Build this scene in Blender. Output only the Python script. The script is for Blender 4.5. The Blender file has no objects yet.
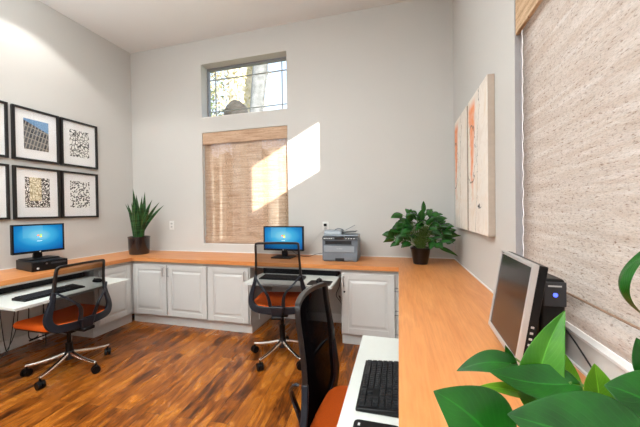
import bpy, bmesh, math, random
from math import sin, cos, pi, radians, sqrt, atan2
from mathutils import Vector, Matrix

scene = bpy.context.scene
COL = scene.collection
RND = random.Random(7)

# ------------------------------------------------------------------ mesh helpers
class MB:
    def __init__(s):
        s.v = []; s.f = []; s.mi = []; s.uv = {}
    def add(s, vs, fs, mi=0):
        o = len(s.v)
        s.v += [tuple(p) for p in vs]
        for f in fs:
            s.f.append(tuple(i + o for i in f)); s.mi.append(mi)
        return o
    def box(s, x0, x1, y0, y1, z0, z1, mi=0):
        s.add([(x0,y0,z0),(x1,y0,z0),(x1,y1,z0),(x0,y1,z0),(x0,y0,z1),(x1,y0,z1),(x1,y1,z1),(x0,y1,z1)],
              [(0,3,2,1),(4,5,6,7),(0,1,5,4),(1,2,6,5),(2,3,7,6),(3,0,4,7)], mi)
        return s
    def tube(s, pts, r, n=10, cap=True, mi=0, flat=1.0):
        pts = [Vector(p) for p in pts]
        if not hasattr(r, '__len__'): r = [r] * len(pts)
        rings = []
        prev = None
        for i, p in enumerate(pts):
            a = pts[max(i-1, 0)]; b = pts[min(i+1, len(pts)-1)]
            t = (b - a).normalized()
            if prev is None:
                ref = Vector((0,0,1)) if abs(t.z) < .9 else Vector((1,0,0))
                u = t.cross(ref).normalized()
            else:
                u = (prev - t * prev.dot(t)).normalized()
            prev = u
            w = t.cross(u)
            rings.append([p + (u*cos(2*pi*k/n) + w*sin(2*pi*k/n)*flat) * r[i] for k in range(n)])
        vs = [q for ring in rings for q in ring]
        fs = []
        for i in range(len(pts)-1):
            for k in range(n):
                a = i*n+k; b = i*n+(k+1)%n
                fs.append((a, b, b+n, a+n))
        if cap:
            fs.append(tuple(range(n-1, -1, -1)))
            fs.append(tuple((len(pts)-1)*n+k for k in range(n)))
        s.add(vs, fs, mi)
        return s
    def lathe(s, prof, n=28, c=(0,0,0), mi=0, cap=True):
        vs = []; fs = []
        for (r, z) in prof:
            for k in range(n):
                a = 2*pi*k/n
                vs.append((c[0]+r*cos(a), c[1]+r*sin(a), c[2]+z))
        for i in range(len(prof)-1):
            for k in range(n):
                a = i*n+k; b = i*n+(k+1)%n
                fs.append((a, b, b+n, a+n))
        if cap:
            fs.append(tuple(range(n-1, -1, -1)))
            fs.append(tuple((len(prof)-1)*n+k for k in range(n)))
        s.add(vs, fs, mi)
        return s
    def loft(s, rings, mi=0, cap=True):
        n = len(rings[0]); vs = [p for r in rings for p in r]; fs = []
        for i in range(len(rings)-1):
            for k in range(n):
                a = i*n+k; b = i*n+(k+1)%n
                fs.append((a, b, b+n, a+n))
        if cap:
            fs.append(tuple(range(n-1, -1, -1)))
            fs.append(tuple((len(rings)-1)*n+k for k in range(n)))
        s.add(vs, fs, mi)
        return s
    def prism(s, poly, axis, a, b, mi=0):
        """poly: 2D points; axis: extrusion axis; the other two in order"""
        def P(q, t):
            if axis == 'x': return (t, q[0], q[1])
            if axis == 'y': return (q[0], t, q[1])
            return (q[0], q[1], t)
        return s.loft([[P(q, a) for q in poly], [P(q, b) for q in poly]], mi)
    def grid(s, fn, nu, nv, mi=0):
        vs = [fn(i/nu, j/nv) for i in range(nu+1) for j in range(nv+1)]
        fs = []
        for i in range(nu):
            for j in range(nv):
                a = i*(nv+1)+j
                fs.append((a, a+nv+1, a+nv+2, a+1))
        o = s.add(vs, fs, mi)
        for i in range(nu+1):
            for j in range(nv+1):
                s.uv[o+i*(nv+1)+j] = (i/nu, j/nv)
        return s

def obj(name, mb, mat, parent=None, loc=(0,0,0), rot=(0,0,0), bevel=0, seg=2, smooth=True, subsurf=0, solid=0, angle=35):
    me = bpy.data.meshes.new(name)
    me.from_pydata(mb.v, [], mb.f)
    mats = mat if isinstance(mat, (list, tuple)) else [mat]
    for m in mats: me.materials.append(m)
    if len(mats) > 1:
        for p, i in zip(me.polygons, mb.mi): p.material_index = i
    if mb.uv:
        l = me.uv_layers.new(name='UVMap')
        for lp in me.loops:
            l.data[lp.index].uv = mb.uv.get(lp.vertex_index, (0, 0))
    bm = bmesh.new(); bm.from_mesh(me)
    bmesh.ops.recalc_face_normals(bm, faces=bm.faces)
    bm.to_mesh(me); bm.free()
    me.update()
    if smooth:
        me.shade_smooth()
        try: me.set_sharp_from_angle(angle=radians(angle))
        except Exception: pass
    o = bpy.data.objects.new(name, me)
    COL.objects.link(o)
    o.location = loc; o.rotation_euler = rot
    if parent: o.parent = parent
    if solid:
        m = o.modifiers.new('solid', 'SOLIDIFY'); m.thickness = solid; m.offset = 0
    if bevel:
        m = o.modifiers.new('bevel', 'BEVEL'); m.width = bevel; m.segments = seg; m.limit_method = 'ANGLE'; m.angle_limit = radians(40)
    if subsurf:
        m = o.modifiers.new('sub', 'SUBSURF'); m.levels = subsurf; m.render_levels = subsurf
    return o

def tag(o, label, cat, group=None):
    o['label'] = label; o['category'] = cat
    if group: o['group'] = group
    return o

def thing(name, label, cat, loc=(0,0,0), rotz=0, group=None):
    o = bpy.data.objects.new(name, None); COL.objects.link(o)
    o.location = loc; o.rotation_euler = (0,0,rotz); o.empty_display_size = .1
    return tag(o, label, cat, group)

def struct(name, mb, mat, parent=None, **k):
    o = obj(name, mb, mat, parent, smooth=k.pop('smooth', False), **k)
    if parent is None: o['kind'] = 'structure'
    return o

def kids(o): return [c for c in COL.objects if c.parent == o]
def copy_tree(o, parent=None):
    c = o.copy(); COL.objects.link(c)
    if parent: c.parent = parent
    for k in kids(o): copy_tree(k, c)
    return c

# ------------------------------------------------------------------ materials
def srgb(r, g, b):
    def f(c):
        c /= 255
        return c/12.92 if c <= .04045 else ((c+.055)/1.055)**2.4
    return (f(r), f(g), f(b), 1)

class NT:
    def __init__(s, name):
        s.m = bpy.data.materials.new(name); s.m.use_nodes = True
        s.t = s.m.node_tree; s.t.nodes.clear()
        s.out = s.n('ShaderNodeOutputMaterial')
    def n(s, typ, **k):
        nd = s.t.nodes.new(typ)
        for a, b in k.items():
            if a.startswith('i_'):
                key = a[2:].replace('_', ' ')
                nd.inputs[key].default_value = b
            else: setattr(nd, a, b)
        return nd
    def l(s, a, b): s.t.links.new(a, b)
    def ramp(s, fac, stops, interp='LINEAR'):
        r = s.n('ShaderNodeValToRGB'); r.color_ramp.interpolation = interp
        els = r.color_ramp.elements
        while len(els) < len(stops): els.new(.5)
        for e, (p, c) in zip(els, stops): e.position = p; e.color = c
        s.l(fac, r.inputs[0]); return r
    def mapping(s, scale=(1,1,1), rot=(0,0,0), coord='Object'):
        tc = s.n('ShaderNodeTexCoord'); mp = s.n('ShaderNodeMapping')
        mp.inputs['Scale'].default_value = scale; mp.inputs['Rotation'].default_value = rot
        s.l(tc.outputs[coord], mp.inputs[0]); return mp
    def noise(s, vec, scale=5, detail=4, rough=.5, dist=0):
        nd = s.n('ShaderNodeTexNoise'); nd.inputs['Scale'].default_value = scale
        nd.inputs['Detail'].default_value = detail; nd.inputs['Roughness'].default_value = rough
        nd.inputs['Distortion'].default_value = dist
        s.l(vec, nd.inputs['Vector']); return nd
    def math(s, op, a, b=None, clamp=False):
        nd = s.n('ShaderNodeMath', operation=op); nd.use_clamp = clamp
        for i, x in enumerate((a, b)):
            if x is None: continue
            if isinstance(x, (int, float)): nd.inputs[i].default_value = x
            else: s.l(x, nd.inputs[i])
        return nd.outputs[0]
    def mix(s, fac, a, b, mode='MIX'):
        nd = s.n('ShaderNodeMix', data_type='RGBA', blend_type=mode)
        for i, x in ((0, fac), (6, a), (7, b)):
            if isinstance(x, (int, float)): nd.inputs[i].default_value = x
            elif isinstance(x, tuple): nd.inputs[i].default_value = x
            else: s.l(x, nd.inputs[i])
        return nd.outputs[2]
    def bump(s, h, strength=.2, dist=.01):
        b = s.n('ShaderNodeBump'); b.inputs['Strength'].default_value = strength; b.inputs['Distance'].default_value = dist
        s.l(h, b.inputs['Height']); return b.outputs[0]

def plain(name, col, rough=.5, metal=0, noise=0, nscale=40, spec=.5, coat=0, emit=None):
    t = NT(name)
    b = t.n('ShaderNodeBsdfPrincipled')
    b.inputs['Roughness'].default_value = rough; b.inputs['Metallic'].default_value = metal
    b.inputs['Specular IOR Level'].default_value = spec
    b.inputs['Coat Weight'].default_value = coat
    mp = t.mapping()
    nz = t.noise(mp.outputs[0], nscale, 3)
    k = noise
    c1 = tuple(max(0, c*(1-k)) for c in col[:3]) + (1,)
    c2 = tuple(min(1, c*(1+k)) for c in col[:3]) + (1,)
    r = t.ramp(nz.outputs[0], [(.3, c1), (.7, c2)])
    t.l(r.outputs[0], b.inputs['Base Color'])
    t.l(b.outputs[0], t.out.inputs[0])
    if emit:
        b.inputs['Emission Color'].default_value = emit[0]; b.inputs['Emission Strength'].default_value = emit[1]
    return t.m

def wall_mat(name, col, bumps=.06):
    t = NT(name); b = t.n('ShaderNodeBsdfPrincipled'); b.inputs['Roughness'].default_value = .75
    b.inputs['Specular IOR Level'].default_value = .25
    mp = t.mapping()
    n1 = t.noise(mp.outputs[0], 1.2, 2); n2 = t.noise(mp.outputs[0], 140, 3)
    c1 = tuple(c*.98 for c in col[:3]) + (1,)
    r = t.ramp(n1.outputs[0], [(.35, c1), (.65, col)])
    t.l(r.outputs[0], b.inputs['Base Color']); t.l(t.bump(n2.outputs[0], bumps, .003), b.inputs['Normal'])
    t.l(b.outputs[0], t.out.inputs[0]); return t.m

def counter_mat(name, along):
    t = NT(name); b = t.n('ShaderNodeBsdfPrincipled'); b.inputs['Roughness'].default_value = .34
    b.inputs['Specular IOR Level'].default_value = .45
    sc = (1.2, 9, 9) if along == 'x' else (9, 1.2, 9)
    mp = t.mapping(sc)
    n1 = t.noise(mp.outputs[0], 1.6, 5, .6, .8)
    sc2 = (4, 90, 60) if along == 'x' else (90, 4, 60)
    mp2 = t.mapping(sc2); n2 = t.noise(mp2.outputs[0], 1.5, 4, .6)
    r1 = t.ramp(n1.outputs[0], [(.3, srgb(200,125,68)), (.5, srgb(211,139,81)), (.72, srgb(220,150,92))])
    r2 = t.ramp(n2.outputs[0], [(.35, (.80,.76,.70,1)), (.6, (1,1,1,1))])
    t.l(t.mix(.6, r1.outputs[0], r2.outputs[0], 'MULTIPLY'), b.inputs['Base Color'])
    t.l(b.outputs[0], t.out.inputs[0]); return t.m

def floor_mat():
    t = NT('hickory_floor'); b = t.n('ShaderNodeBsdfPrincipled')
    mp = t.mapping((1,1,1), (0,0,radians(90)+radians(-4)))
    br = t.n('ShaderNodeTexBrick'); t.l(mp.outputs[0], br.inputs['Vector'])
    br.offset = .37; br.inputs['Scale'].default_value = 1; br.inputs['Mortar Size'].default_value = .0012
    br.inputs['Brick Width'].default_value = 1.15; br.inputs['Row Height'].default_value = .115
    br.inputs['Color1'].default_value = (0,0,0,1); br.inputs['Color2'].default_value = (1,1,1,1)
    br.inputs['Mortar'].default_value = (.5,.5,.5,1); br.inputs['Mortar Smooth'].default_value = .1
    # per-plank shift of the grain
    sx = t.n('ShaderNodeSeparateXYZ'); t.l(mp.outputs[0], sx.inputs[0])
    cx = t.n('ShaderNodeCombineXYZ')
    shift = t.math('MULTIPLY', br.outputs['Color'], 13.7)
    t.l(t.math('ADD', t.math('MULTIPLY', sx.outputs[0], 1.9), shift), cx.inputs[0])
    t.l(t.math('ADD', t.math('MULTIPLY', sx.outputs[1], 7.0), shift), cx.inputs[1])
    t.l(shift, cx.inputs[2])
    n1 = t.noise(cx.outputs[0], 1.6, 5, .62, 1.3)
    cx2 = t.n('ShaderNodeCombineXYZ')
    t.l(t.math('MULTIPLY', sx.outputs[0], 5), cx2.inputs[0]); t.l(t.math('MULTIPLY', sx.outputs[1], 75), cx2.inputs[1]); t.l(shift, cx2.inputs[2])
    n2 = t.noise(cx2.outputs[0], 1.5, 4, .65)
    val = t.math('ADD', t.math('MULTIPLY', n1.outputs[0], .85), t.math('MULTIPLY', br.outputs['Color'], .16))
    val = t.math('ADD', val, t.math('MULTIPLY', n2.outputs[0], .32))
    r = t.ramp(val, [(.42, srgb(36,15,4)), (.53, srgb(78,37,10)), (.62, srgb(126,66,18)), (.75, srgb(164,94,30)), (.94, srgb(198,128,52))])
    n3 = t.noise(mp.outputs[0], 1.0, 2)
    c = t.mix(br.outputs['Fac'], r.outputs[0], srgb(40,18,8))
    t.l(c, b.inputs['Base Color'])
    rr = t.ramp(n1.outputs[0], [(.3, (.34,)*3+(1,)), (.7, (.24,)*3+(1,))])
    t.l(rr.outputs[0], b.inputs['Roughness'])
    b.inputs['Specular IOR Level'].default_value = .38
    h = t.math('SUBTRACT', t.math('MULTIPLY', n2.outputs[0], .3), br.outputs['Fac'])
    t.l(t.bump(h, .25, .002), b.inputs['Normal'])
    t.l(b.outputs[0], t.out.inputs[0]); return t.m

def blind_mat(name, along, base, dark, light, see=.12, trans=.45, fleck=.85, fine=1.0):
    """woven reed fabric; along = horizontal axis of the reeds"""
    t = NT(name)
    sc = {'x': (3, 1, 45), 'y': (1, 3, 45)}[along]
    sc2 = {'x': (26*fine, 1, 130), 'y': (1, 26*fine, 130)}[along]
    mp = t.mapping(sc); mp2 = t.mapping(sc2)
    n1 = t.noise(mp.outputs[0], 1.2, 4, .6); n2 = t.noise(mp2.outputs[0], 1.3, 3, .7)
    r1 = t.ramp(n1.outputs[0], [(.3, dark), (.5, base), (.7, light)])
    r2 = t.ramp(n2.outputs[0], [(.30, (.34,.24,.18,1)), (.44, (1,1,1,1))])
    col = t.mix(fleck, r1.outputs[0], r2.outputs[0], 'MULTIPLY')
    # stitching threads
    sx = t.n('ShaderNodeSeparateXYZ'); tc = t.n('ShaderNodeTexCoord'); t.l(tc.outputs['Object'], sx.inputs[0])
    hpos = sx.outputs[0 if along == 'x' else 1]
    fr = t.math('PINGPONG', hpos, .09)
    thr = t.math('LESS_THAN', fr, .0016)
    col = t.mix(t.math('MULTIPLY', thr, .45), col, dark)
    d = t.n('ShaderNodeBsdfDiffuse'); tr = t.n('ShaderNodeBsdfTranslucent'); tp = t.n('ShaderNodeBsdfTransparent')
    t.l(col, d.inputs[0]); t.l(col, tr.inputs[0])
    bp = t.bump(n2.outputs[0], .5, .003); t.l(bp, d.inputs['Normal'])
    m1 = t.n('ShaderNodeMixShader'); m1.inputs[0].default_value = trans; t.l(d.outputs[0], m1.inputs[1]); t.l(tr.outputs[0], m1.inputs[2])
    n4 = t.noise(mp2.outputs[0], 2.3, 2, .6)
    a = t.ramp(n4.outputs[0], [(.50, (0,0,0,1)), (.60, (1,1,1,1))])
    m2 = t.n('ShaderNodeMixShader'); t.l(t.math('MULTIPLY', a.outputs[0], see), m2.inputs[0])
    t.l(m1.outputs[0], m2.inputs[1]); t.l(tp.outputs[0], m2.inputs[2])
    t.l(m2.outputs[0], t.out.inputs[0]); return t.m

def glass_mat(name='pane_glass', refl=.04):
    t = NT(name); g = t.n('ShaderNodeBsdfGlossy'); g.inputs['Roughness'].default_value = .02
    tp = t.n('ShaderNodeBsdfTransparent'); m = t.n('ShaderNodeMixShader')
    mp = t.mapping(); nz = t.noise(mp.outputs[0], 3, 1)
    t.l(t.math('MULTIPLY', nz.outputs[0], refl*2), m.inputs[0])
    t.l(tp.outputs[0], m.inputs[1]); t.l(g.outputs[0], m.inputs[2]); t.l(m.outputs[0], t.out.inputs[0]); return t.m

def mesh_fabric_mat():
    t = NT('black_mesh_fabric'); d = t.n('ShaderNodeBsdfDiffuse'); d.inputs['Color'].default_value = srgb(16,15,18)
    tp = t.n('ShaderNodeBsdfTransparent'); m = t.n('ShaderNodeMixShader')
    mp = t.mapping((1,1,1)); wv = t.n('ShaderNodeTexWave'); wv.inputs['Scale'].default_value = 60; wv.bands_direction = 'Z'
    t.l(mp.outputs[0], wv.inputs[0])
    lw = t.n('ShaderNodeLayerWeight'); lw.inputs['Blend'].default_value = .5
    a = t.math('ADD', .38, t.math('MULTIPLY', lw.outputs['Facing'], .85), True)
    a = t.math('ADD', a, t.math('MULTIPLY', wv.outputs['Fac'], .08), True)
    t.l(a, m.inputs[0]); t.l(tp.outputs[0], m.inputs[1]); t.l(d.outputs[0], m.inputs[2]); t.l(m.outputs[0], t.out.inputs[0]); return t.m

def leaf_mat(name, dark, light, rough=.28, trans=.25, coat=.4, banded=False):
    t = NT(name); b = t.n('ShaderNodeBsdfPrincipled'); b.inputs['Roughness'].default_value = rough; b.inputs['Specular IOR Level'].default_value = .3
    tc = t.n('ShaderNodeTexCoord'); sx = t.n('ShaderNodeSeparateXYZ'); t.l(tc.outputs['UV'], sx.inputs[0])
    u, v = sx.outputs[0], sx.outputs[1]
    av = t.math('ABSOLUTE', t.math('SUBTRACT', v, .5))
    if banded:
        mp = t.mapping((3,3,26)); nz = t.noise(mp.outputs[0], 1.6, 3, .6)
        edge = t.math('GREATER_THAN', av, .40)
        r = t.ramp(nz.outputs[0], [(.42, dark), (.58, light)])
        col = t.mix(t.math('MULTIPLY', edge, .5), r.outputs[0], srgb(96,118,48))
        h = nz.outputs[0]
    else:
        vein = t.n('ShaderNodeTexWave'); vein.inputs['Scale'].default_value = 3.2; vein.inputs['Distortion'].default_value = .6
        cx = t.n('ShaderNodeCombineXYZ'); t.l(t.math('SUBTRACT', u, t.math('MULTIPLY', av, .9)), cx.inputs[0])
        t.l(cx.outputs[0], vein.inputs[0])
        vv = t.ramp(vein.outputs['Fac'], [(0, (1,1,1,1)), (.22, (0,0,0,1))])
        mid = t.math('LESS_THAN', av, .018)
        mp = t.mapping((1,1,1)); nz = t.noise(mp.outputs[0], 18, 3)
        r = t.ramp(nz.outputs[0], [(.3, dark), (.7, light)])
        k = t.math('MAXIMUM', t.math('MULTIPLY', vv.outputs[0], .09), t.math('MULTIPLY', mid, .6))
        col = t.mix(k, r.outputs[0], tuple(min(1, c*1.9) for c in light[:3]) + (1,))
        h = t.math('SUBTRACT', 1.0, t.math('ADD', vv.outputs[0], mid))
    t.l(col, b.inputs['Base Color']); b.inputs['Coat Weight'].default_value = coat; b.inputs['Coat Roughness'].default_value = .12
    t.l(t.bump(h, .2, .0015), b.inputs['Normal'])
    tr = t.n('ShaderNodeBsdfTranslucent'); t.l(t.mix(.5, col, (.25,.45,.03,1)), tr.inputs[0])
    m = t.n('ShaderNodeMixShader'); m.inputs[0].default_value = trans
    t.l(b.outputs[0], m.inputs[1]); t.l(tr.outputs[0], m.inputs[2]); t.l(m.outputs[0], t.out.inputs[0]); return t.m

M = {}
M['wall'] = wall_mat('greige_wall_paint', srgb(206,204,200))
M['ceiling'] = wall_mat('ceiling_paint', srgb(230,230,228))
M['trim'] = plain('white_trim_paint', srgb(232,230,228), .4, noise=.01)
M['cab'] = plain('white_cabinet_paint', srgb(206,204,201), .33, noise=.012, nscale=8)
M['cx'] = counter_mat('counter_wood_along_x', 'x'); M['cy'] = counter_mat('counter_wood_along_y', 'y')
M['floor'] = floor_mat()
M['blind'] = blind_mat('woven_reed_back', 'x', srgb(209,178,152), srgb(182,146,118), srgb(224,196,172), see=.9, trans=.08, fleck=.35)
M['blindR'] = blind_mat('woven_reed_right', 'y', srgb(203,193,186), srgb(194,180,170), srgb(214,207,203), see=.2, trans=.36, fleck=1.0, fine=1.2)
M['valance'] = blind_mat('woven_reed_valance', 'x', srgb(200,168,142), srgb(172,138,112), srgb(214,186,160), see=0, trans=.05)
M['valanceR'] = blind_mat('woven_reed_valance_right', 'y', srgb(202,172,140), srgb(166,134,104), srgb(222,196,166), see=0, trans=.05)
M['glass'] = glass_mat()
M['picglass'] = glass_mat('picture_glass', .03)
M['winframe'] = plain('grey_window_frame', srgb(140,142,146), .4, .3)
M['muntin'] = plain('dark_muntin', srgb(150,152,152), .4, .3)
M['black'] = plain('black_plastic', srgb(11,11,13), .42, spec=.25, noise=.1)
M['satinblack'] = plain('satin_black_frame', srgb(20,17,18), .4, noise=.1)
M['darkgrey'] = plain('dark_grey_plastic', srgb(46,47,52), .32, noise=.05)
M['blueg'] = plain('slate_plastic', srgb(27,30,38), .32, spec=.35, noise=.05)
M['chrome'] = plain('polished_aluminium', srgb(225,220,214), .16, 1, noise=.02)
M['steel'] = plain('brushed_steel', srgb(160,160,162), .3, 1, noise=.03)
M['orange'] = plain('orange_seat_fabric', srgb(228,98,26), .75, noise=.06, nscale=180, spec=.2)
M['meshf'] = mesh_fabric_mat()
M['mat'] = plain('white_mat_board', srgb(240,240,240), .8)
M['white'] = plain('white_plastic', srgb(236,235,232), .35)
M['tray'] = plain('white_tray_laminate', srgb(206,209,204), .35, noise=.01)
M['trayedge'] = plain('tray_edge', srgb(206,206,204), .4, noise=.1, nscale=80)
M['printer'] = plain('printer_grey', srgb(112,120,130), .38, noise=.03)
M['printerd'] = plain('printer_dark', srgb(28,31,36), .3)
M['printerl'] = plain('printer_pale', srgb(150,158,166), .35, noise=.02)
M['silver'] = plain('silver_bezel', srgb(196,192,190), .3, .35)
M['lcd'] = plain('dark_lcd', srgb(32,28,28), .16, noise=0, spec=.7)
M['pot'] = plain('dark_glazed_pot', srgb(28,18,18), .22, noise=.25, nscale=30, coat=.5)
M['potblack'] = plain('black_pot', srgb(14,9,11), .3, noise=.2, nscale=20)
M['soil'] = plain('potting_soil', srgb(52,36,26), .95, noise=.4, nscale=80)
M['snake'] = leaf_mat('snake_leaf', srgb(12,46,24), srgb(44,92,48), .35, .08, .3, True)
M['pothos'] = leaf_mat('pothos_leaf', srgb(10,54,18), srgb(40,104,36), .25, .2, .5)
M['bigleaf'] = leaf_mat('peace_leaf', srgb(9,54,10), srgb(26,92,20), .3, .12, .12)
M['midleaf'] = leaf_mat('fresh_leaf', srgb(44,118,26), srgb(86,152,44), .25, .35, .5)
M['limeleaf'] = leaf_mat('young_leaf', srgb(72,138,30), srgb(128,176,48), .3, .45, .4)
M['stem'] = plain('green_stem', srgb(86,120,46), .5, noise=.1)
M['key'] = plain('key_plastic', srgb(28,29,32), .4, spec=.3)
M['kbbase'] = plain('keyboard_base', srgb(10,10,12), .4, spec=.25)
M['legend'] = plain('pale_legend', srgb(200,200,200), .5)
M['lamp'] = plain('lamp_lens', srgb(255,250,240), .5, emit=(srgb(255,244,228), 6))
M['cable'] = plain('black_cable', srgb(16,16,18), .5)
M['led'] = plain('blue_led', srgb(60,80,255), .4, emit=(srgb(80,100,255), 2.5))
M['canside'] = plain('canvas_side', srgb(176,160,146), .8, noise=.04)
M['ground'] = plain('dry_lawn', srgb(150,150,110), .9, noise=.2, nscale=3)
M['stucco'] = plain('outside_stucco', srgb(200,190,176), .9, noise=.05)
M['bark'] = plain('grey_bark', srgb(120,122,122), .9, noise=.35, nscale=6)
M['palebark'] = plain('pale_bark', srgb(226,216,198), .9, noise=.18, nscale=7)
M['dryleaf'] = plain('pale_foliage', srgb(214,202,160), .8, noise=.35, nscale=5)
M['greenleaf'] = plain('green_foliage', srgb(88,104,60), .8, noise=.4, nscale=5)
M['hedge'] = plain('dark_hedge', srgb(50,58,36), .9, noise=.4, nscale=4)
M['dome'] = plain('brown_thatch', srgb(58,53,46), .95, noise=.35, nscale=5)
M['red'] = plain('red_blossom', srgb(190,60,50), .8, noise=.2)

# ------------------------------------------------------------------ room
W, D, H = 4.09, -6.2, 3.46
T = .18
# openings: (lo, hi, z0, z1)
BWIN = [(1.12, 2.285, 2.47, 3.15), (1.12, 2.285, .86, 2.28)]
RWIN = [(-2.775, -1.61, 2.47, 3.15), (-2.775, -1.61, .86, 2.28)]

def holed(mb, lo, hi, z0, z1, wins, put):
    """stack of panels around a column of openings that share lo/hi"""
    a, b = wins[0][0], wins[0][1]
    put(mb, lo, a, z0, z1); put(mb, b, hi, z0, z1)
    zs = z0
    for w in sorted(wins, key=lambda q: q[2]):
        put(mb, a, b, zs, w[2]); zs = w[3]
    put(mb, a, b, zs, z1)

mb = MB(); holed(mb, -T, W+T, -.1, H+.1, BWIN, lambda m, a, b, c, d: m.box(a, b, 0, T, c, d)); struct('wall_back', mb, M['wall'])
mb = MB(); holed(mb, D-T, 0, -.1, H+.1, RWIN, lambda m, a, b, c, d: m.box(W, W+T, a, b, c, d)); struct('wall_right', mb, M['wall'])
struct('wall_left', MB().box(-T, 0, D-T, 0, -.1, H+.1), M['wall'])
struct('wall_front', MB().box(0, W, D-T, D, -.1, H+.1), M['wall'])
struct('floor', MB().box(0, W, D, 0, -.1, 0), M['floor'])
struct('ceiling', MB().box(0, W, D, 0, H, H+.1), M['ceiling'])
g = struct('ground', MB().box(-40, 40, -30, 40, -.35, -.25), M['ground'])
struct('baseboard_back', MB().box(2.062, 3.008, -.014, 0, 0, .10), M['trim'], bevel=.003)
struct('baseboard_left', MB().box(0, .014, D, -.98, 0, .10), M['trim'], bevel=.003)
struct('baseboard_right', MB().box(W-.014, W, D, -1.12, 0, .10), M['trim'], bevel=.003)
# thin caulked strips where the counter meets the walls
struct('trim_1', MB().box(0, W, -.008, 0, .76, .768), M['trim'])
struct('trim_2', MB().box(W-.008, W, -3.9, -.008, .76, .768), M['trim'])
struct('trim_3', MB().box(0, .008, -3.2, -.008, .76, .768), M['trim'])

def window(name, axis, win, prairie, at, sign=1):
    """frame in the plane at 'at' (y for the back wall, x for the right wall)"""
    a, b, z0, z1 = win
    root = bpy.data.objects.new(name, None); COL.objects.link(root); root['kind'] = 'structure'
    def bx(mb, lo, hi, c, d, t0, t1):
        if axis == 'x': mb.box(lo, hi, at+t0, at+t1, c, d)
        else: mb.box(at+t0, at+t1, lo, hi, c, d)
        return mb
    f = MB(); w = .022
    bx(f, a, a+w, z0, z1, -.01, .03); bx(f, b-w, b, z0, z1, -.01, .03); bx(f, a+w, b-w, z0, z0+w, -.01, .03); bx(f, a+w, b-w, z1-w-.008, z1, -.01, .03)
    struct('window_frame', f, M['winframe'], root)
    struct('window_pane', bx(MB(), a+w, b-w, z0+w, z1-w, .008, .012), M['glass'], root)
    if prairie:
        m = MB(); q = .0032
        for u in (a+.115, b-.115): bx(m, u-q, u+q, z0+w, z1-w, .000, .020)
        for z in (z0+.115, z1-.15): bx(m, a+w, b-w, z-q, z+q, .001, .019)
        struct('window_muntin', m, M['muntin'], root)
    s = MB()
    if axis == 'x': s.box(a, b, 0, at-.01, z0-.0, z0+.006)
    else: s.box(W, at-.01, a, b, z0, z0+.006)
    struct('window_sill', s, M['trim'], root)
window('window_1', 'x', BWIN[0], True, .135)
window('window_2', 'x', BWIN[1], False, .135)
window('window_3', 'y', RWIN[0], False, W+.135)
window('window_4', 'y', RWIN[1], False, W+.135)
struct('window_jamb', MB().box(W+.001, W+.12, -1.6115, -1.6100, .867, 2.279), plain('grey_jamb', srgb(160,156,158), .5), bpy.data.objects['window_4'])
struct('window_nosing', MB().box(W-.005, W+.001, -2.79, -1.60, .859, .867), M['trim'], bpy.data.objects['window_4'])

# ------------------------------------------------------------------ woven blinds
t = thing('woven_blind', 'tan woven reed roman blind hanging in the lower back window, sunlight patch across it', 'blind', (1.7025, .03, .868))
w2 = 1.155/2
def slab(mb, fn, n, m):  return mb.grid(fn, n, m)
obj('fabric', MB().grid(lambda u, v: (-w2+2*w2*u, .012+.002*sin(v*90), .09+v*1.30), 8, 60), M['blind'], t, solid=.002)
obj('hem_flap', MB().grid(lambda u, v: (-w2+2*w2*u, .006-.012*sin(pi*v), .0+v*.095), 8, 10), M['blind'], t, solid=.004)
obj('valance', MB().box(-w2, w2, -.028, -.012, 1.262, 1.408), M['valance'], t, bevel=.004)
obj('valance_side', MB().box(w2-.012, w2, -.012, .03, 1.262, 1.408), M['valance'], t)

t = thing('woven_blind', 'large pale woven reed roman blind, bright with daylight, in the right-hand window above the counter', 'blind', (W+.03, -2.1925, .868))
obj('fabric', MB().grid(lambda u, v: (.004+.002*sin(v*90), -w2+2*w2*u, .09+v*1.30), 8, 60), M['blindR'], t, solid=.002)
obj('hem_flap', MB().grid(lambda u, v: (-.004-.020*sin(pi*min(1, v*1.02)), -w2+2*w2*u, .0+v*.102), 8, 10), M['blindR'], t, solid=.004)
obj('hem_crease_shade', MB().tube([(-.006, -w2, .101), (-.006, w2, .101)], .0035, 6), plain('crease_shade', srgb(150,120,98), .8), t)  # brown tube draws the shaded crease above the hem flap
obj('valance', MB().box(-.028, -.012, -w2, w2, 1.235, 1.408), M['valanceR'], t, bevel=.004)

# ------------------------------------------------------------------ worktop
dL, dB, xr = .593, .570, 3.536
yend = -3.9
mb = MB()
mb.box(dL, xr, -dB, -.0005, .722, .76, 0)
mb.prism([(.0005, -3.2), (dL, -3.2), (dL, -.0005), (.0005, -.0005)], 'z', .722, .76, 1)
mb.box(xr, W-.0005, yend, -.0005, .722, .76, 1)
o = obj('countertop', mb, [M['cx'], M['cy']], None, smooth=False)
tag(o, 'continuous honey wood countertop running along the left, back and right walls', 'countertop')

# ------------------------------------------------------------------ cabinets
def frame_poly(mb, x0, x1, z0, z1, y, rail, depth, inner=True):
    """raised panel door front, faces -y, back at y"""
    mb.box(x0, x1, y-.016, y, z0, z1)
    # frame rails stand proud
    mb.box(x0, x0+rail, y-.022, y-.016, z0, z1); mb.box(x1-rail, x1, y-.022, y-.016, z0, z1)
    mb.box(x0+rail, x1-rail, y-.022, y-.016, z0, z0+rail); mb.box(x0+rail, x1-rail, y-.022, y-.016, z1-rail, z1)
    # raised field with sloped edges
    a, b, c, d = x0+rail+.012, x1-rail-.012, z0+rail+.012, z1-rail-.012
    s = .022
    mb.loft([[(a,y-.016,c),(b,y-.016,c),(b,y-.016,d),(a,y-.016,d)],
             [(a+s,y-.0235,c+s),(b-s,y-.0235,c+s),(b-s,y-.0235,d-s),(a+s,y-.0235,d-s)]])

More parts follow.
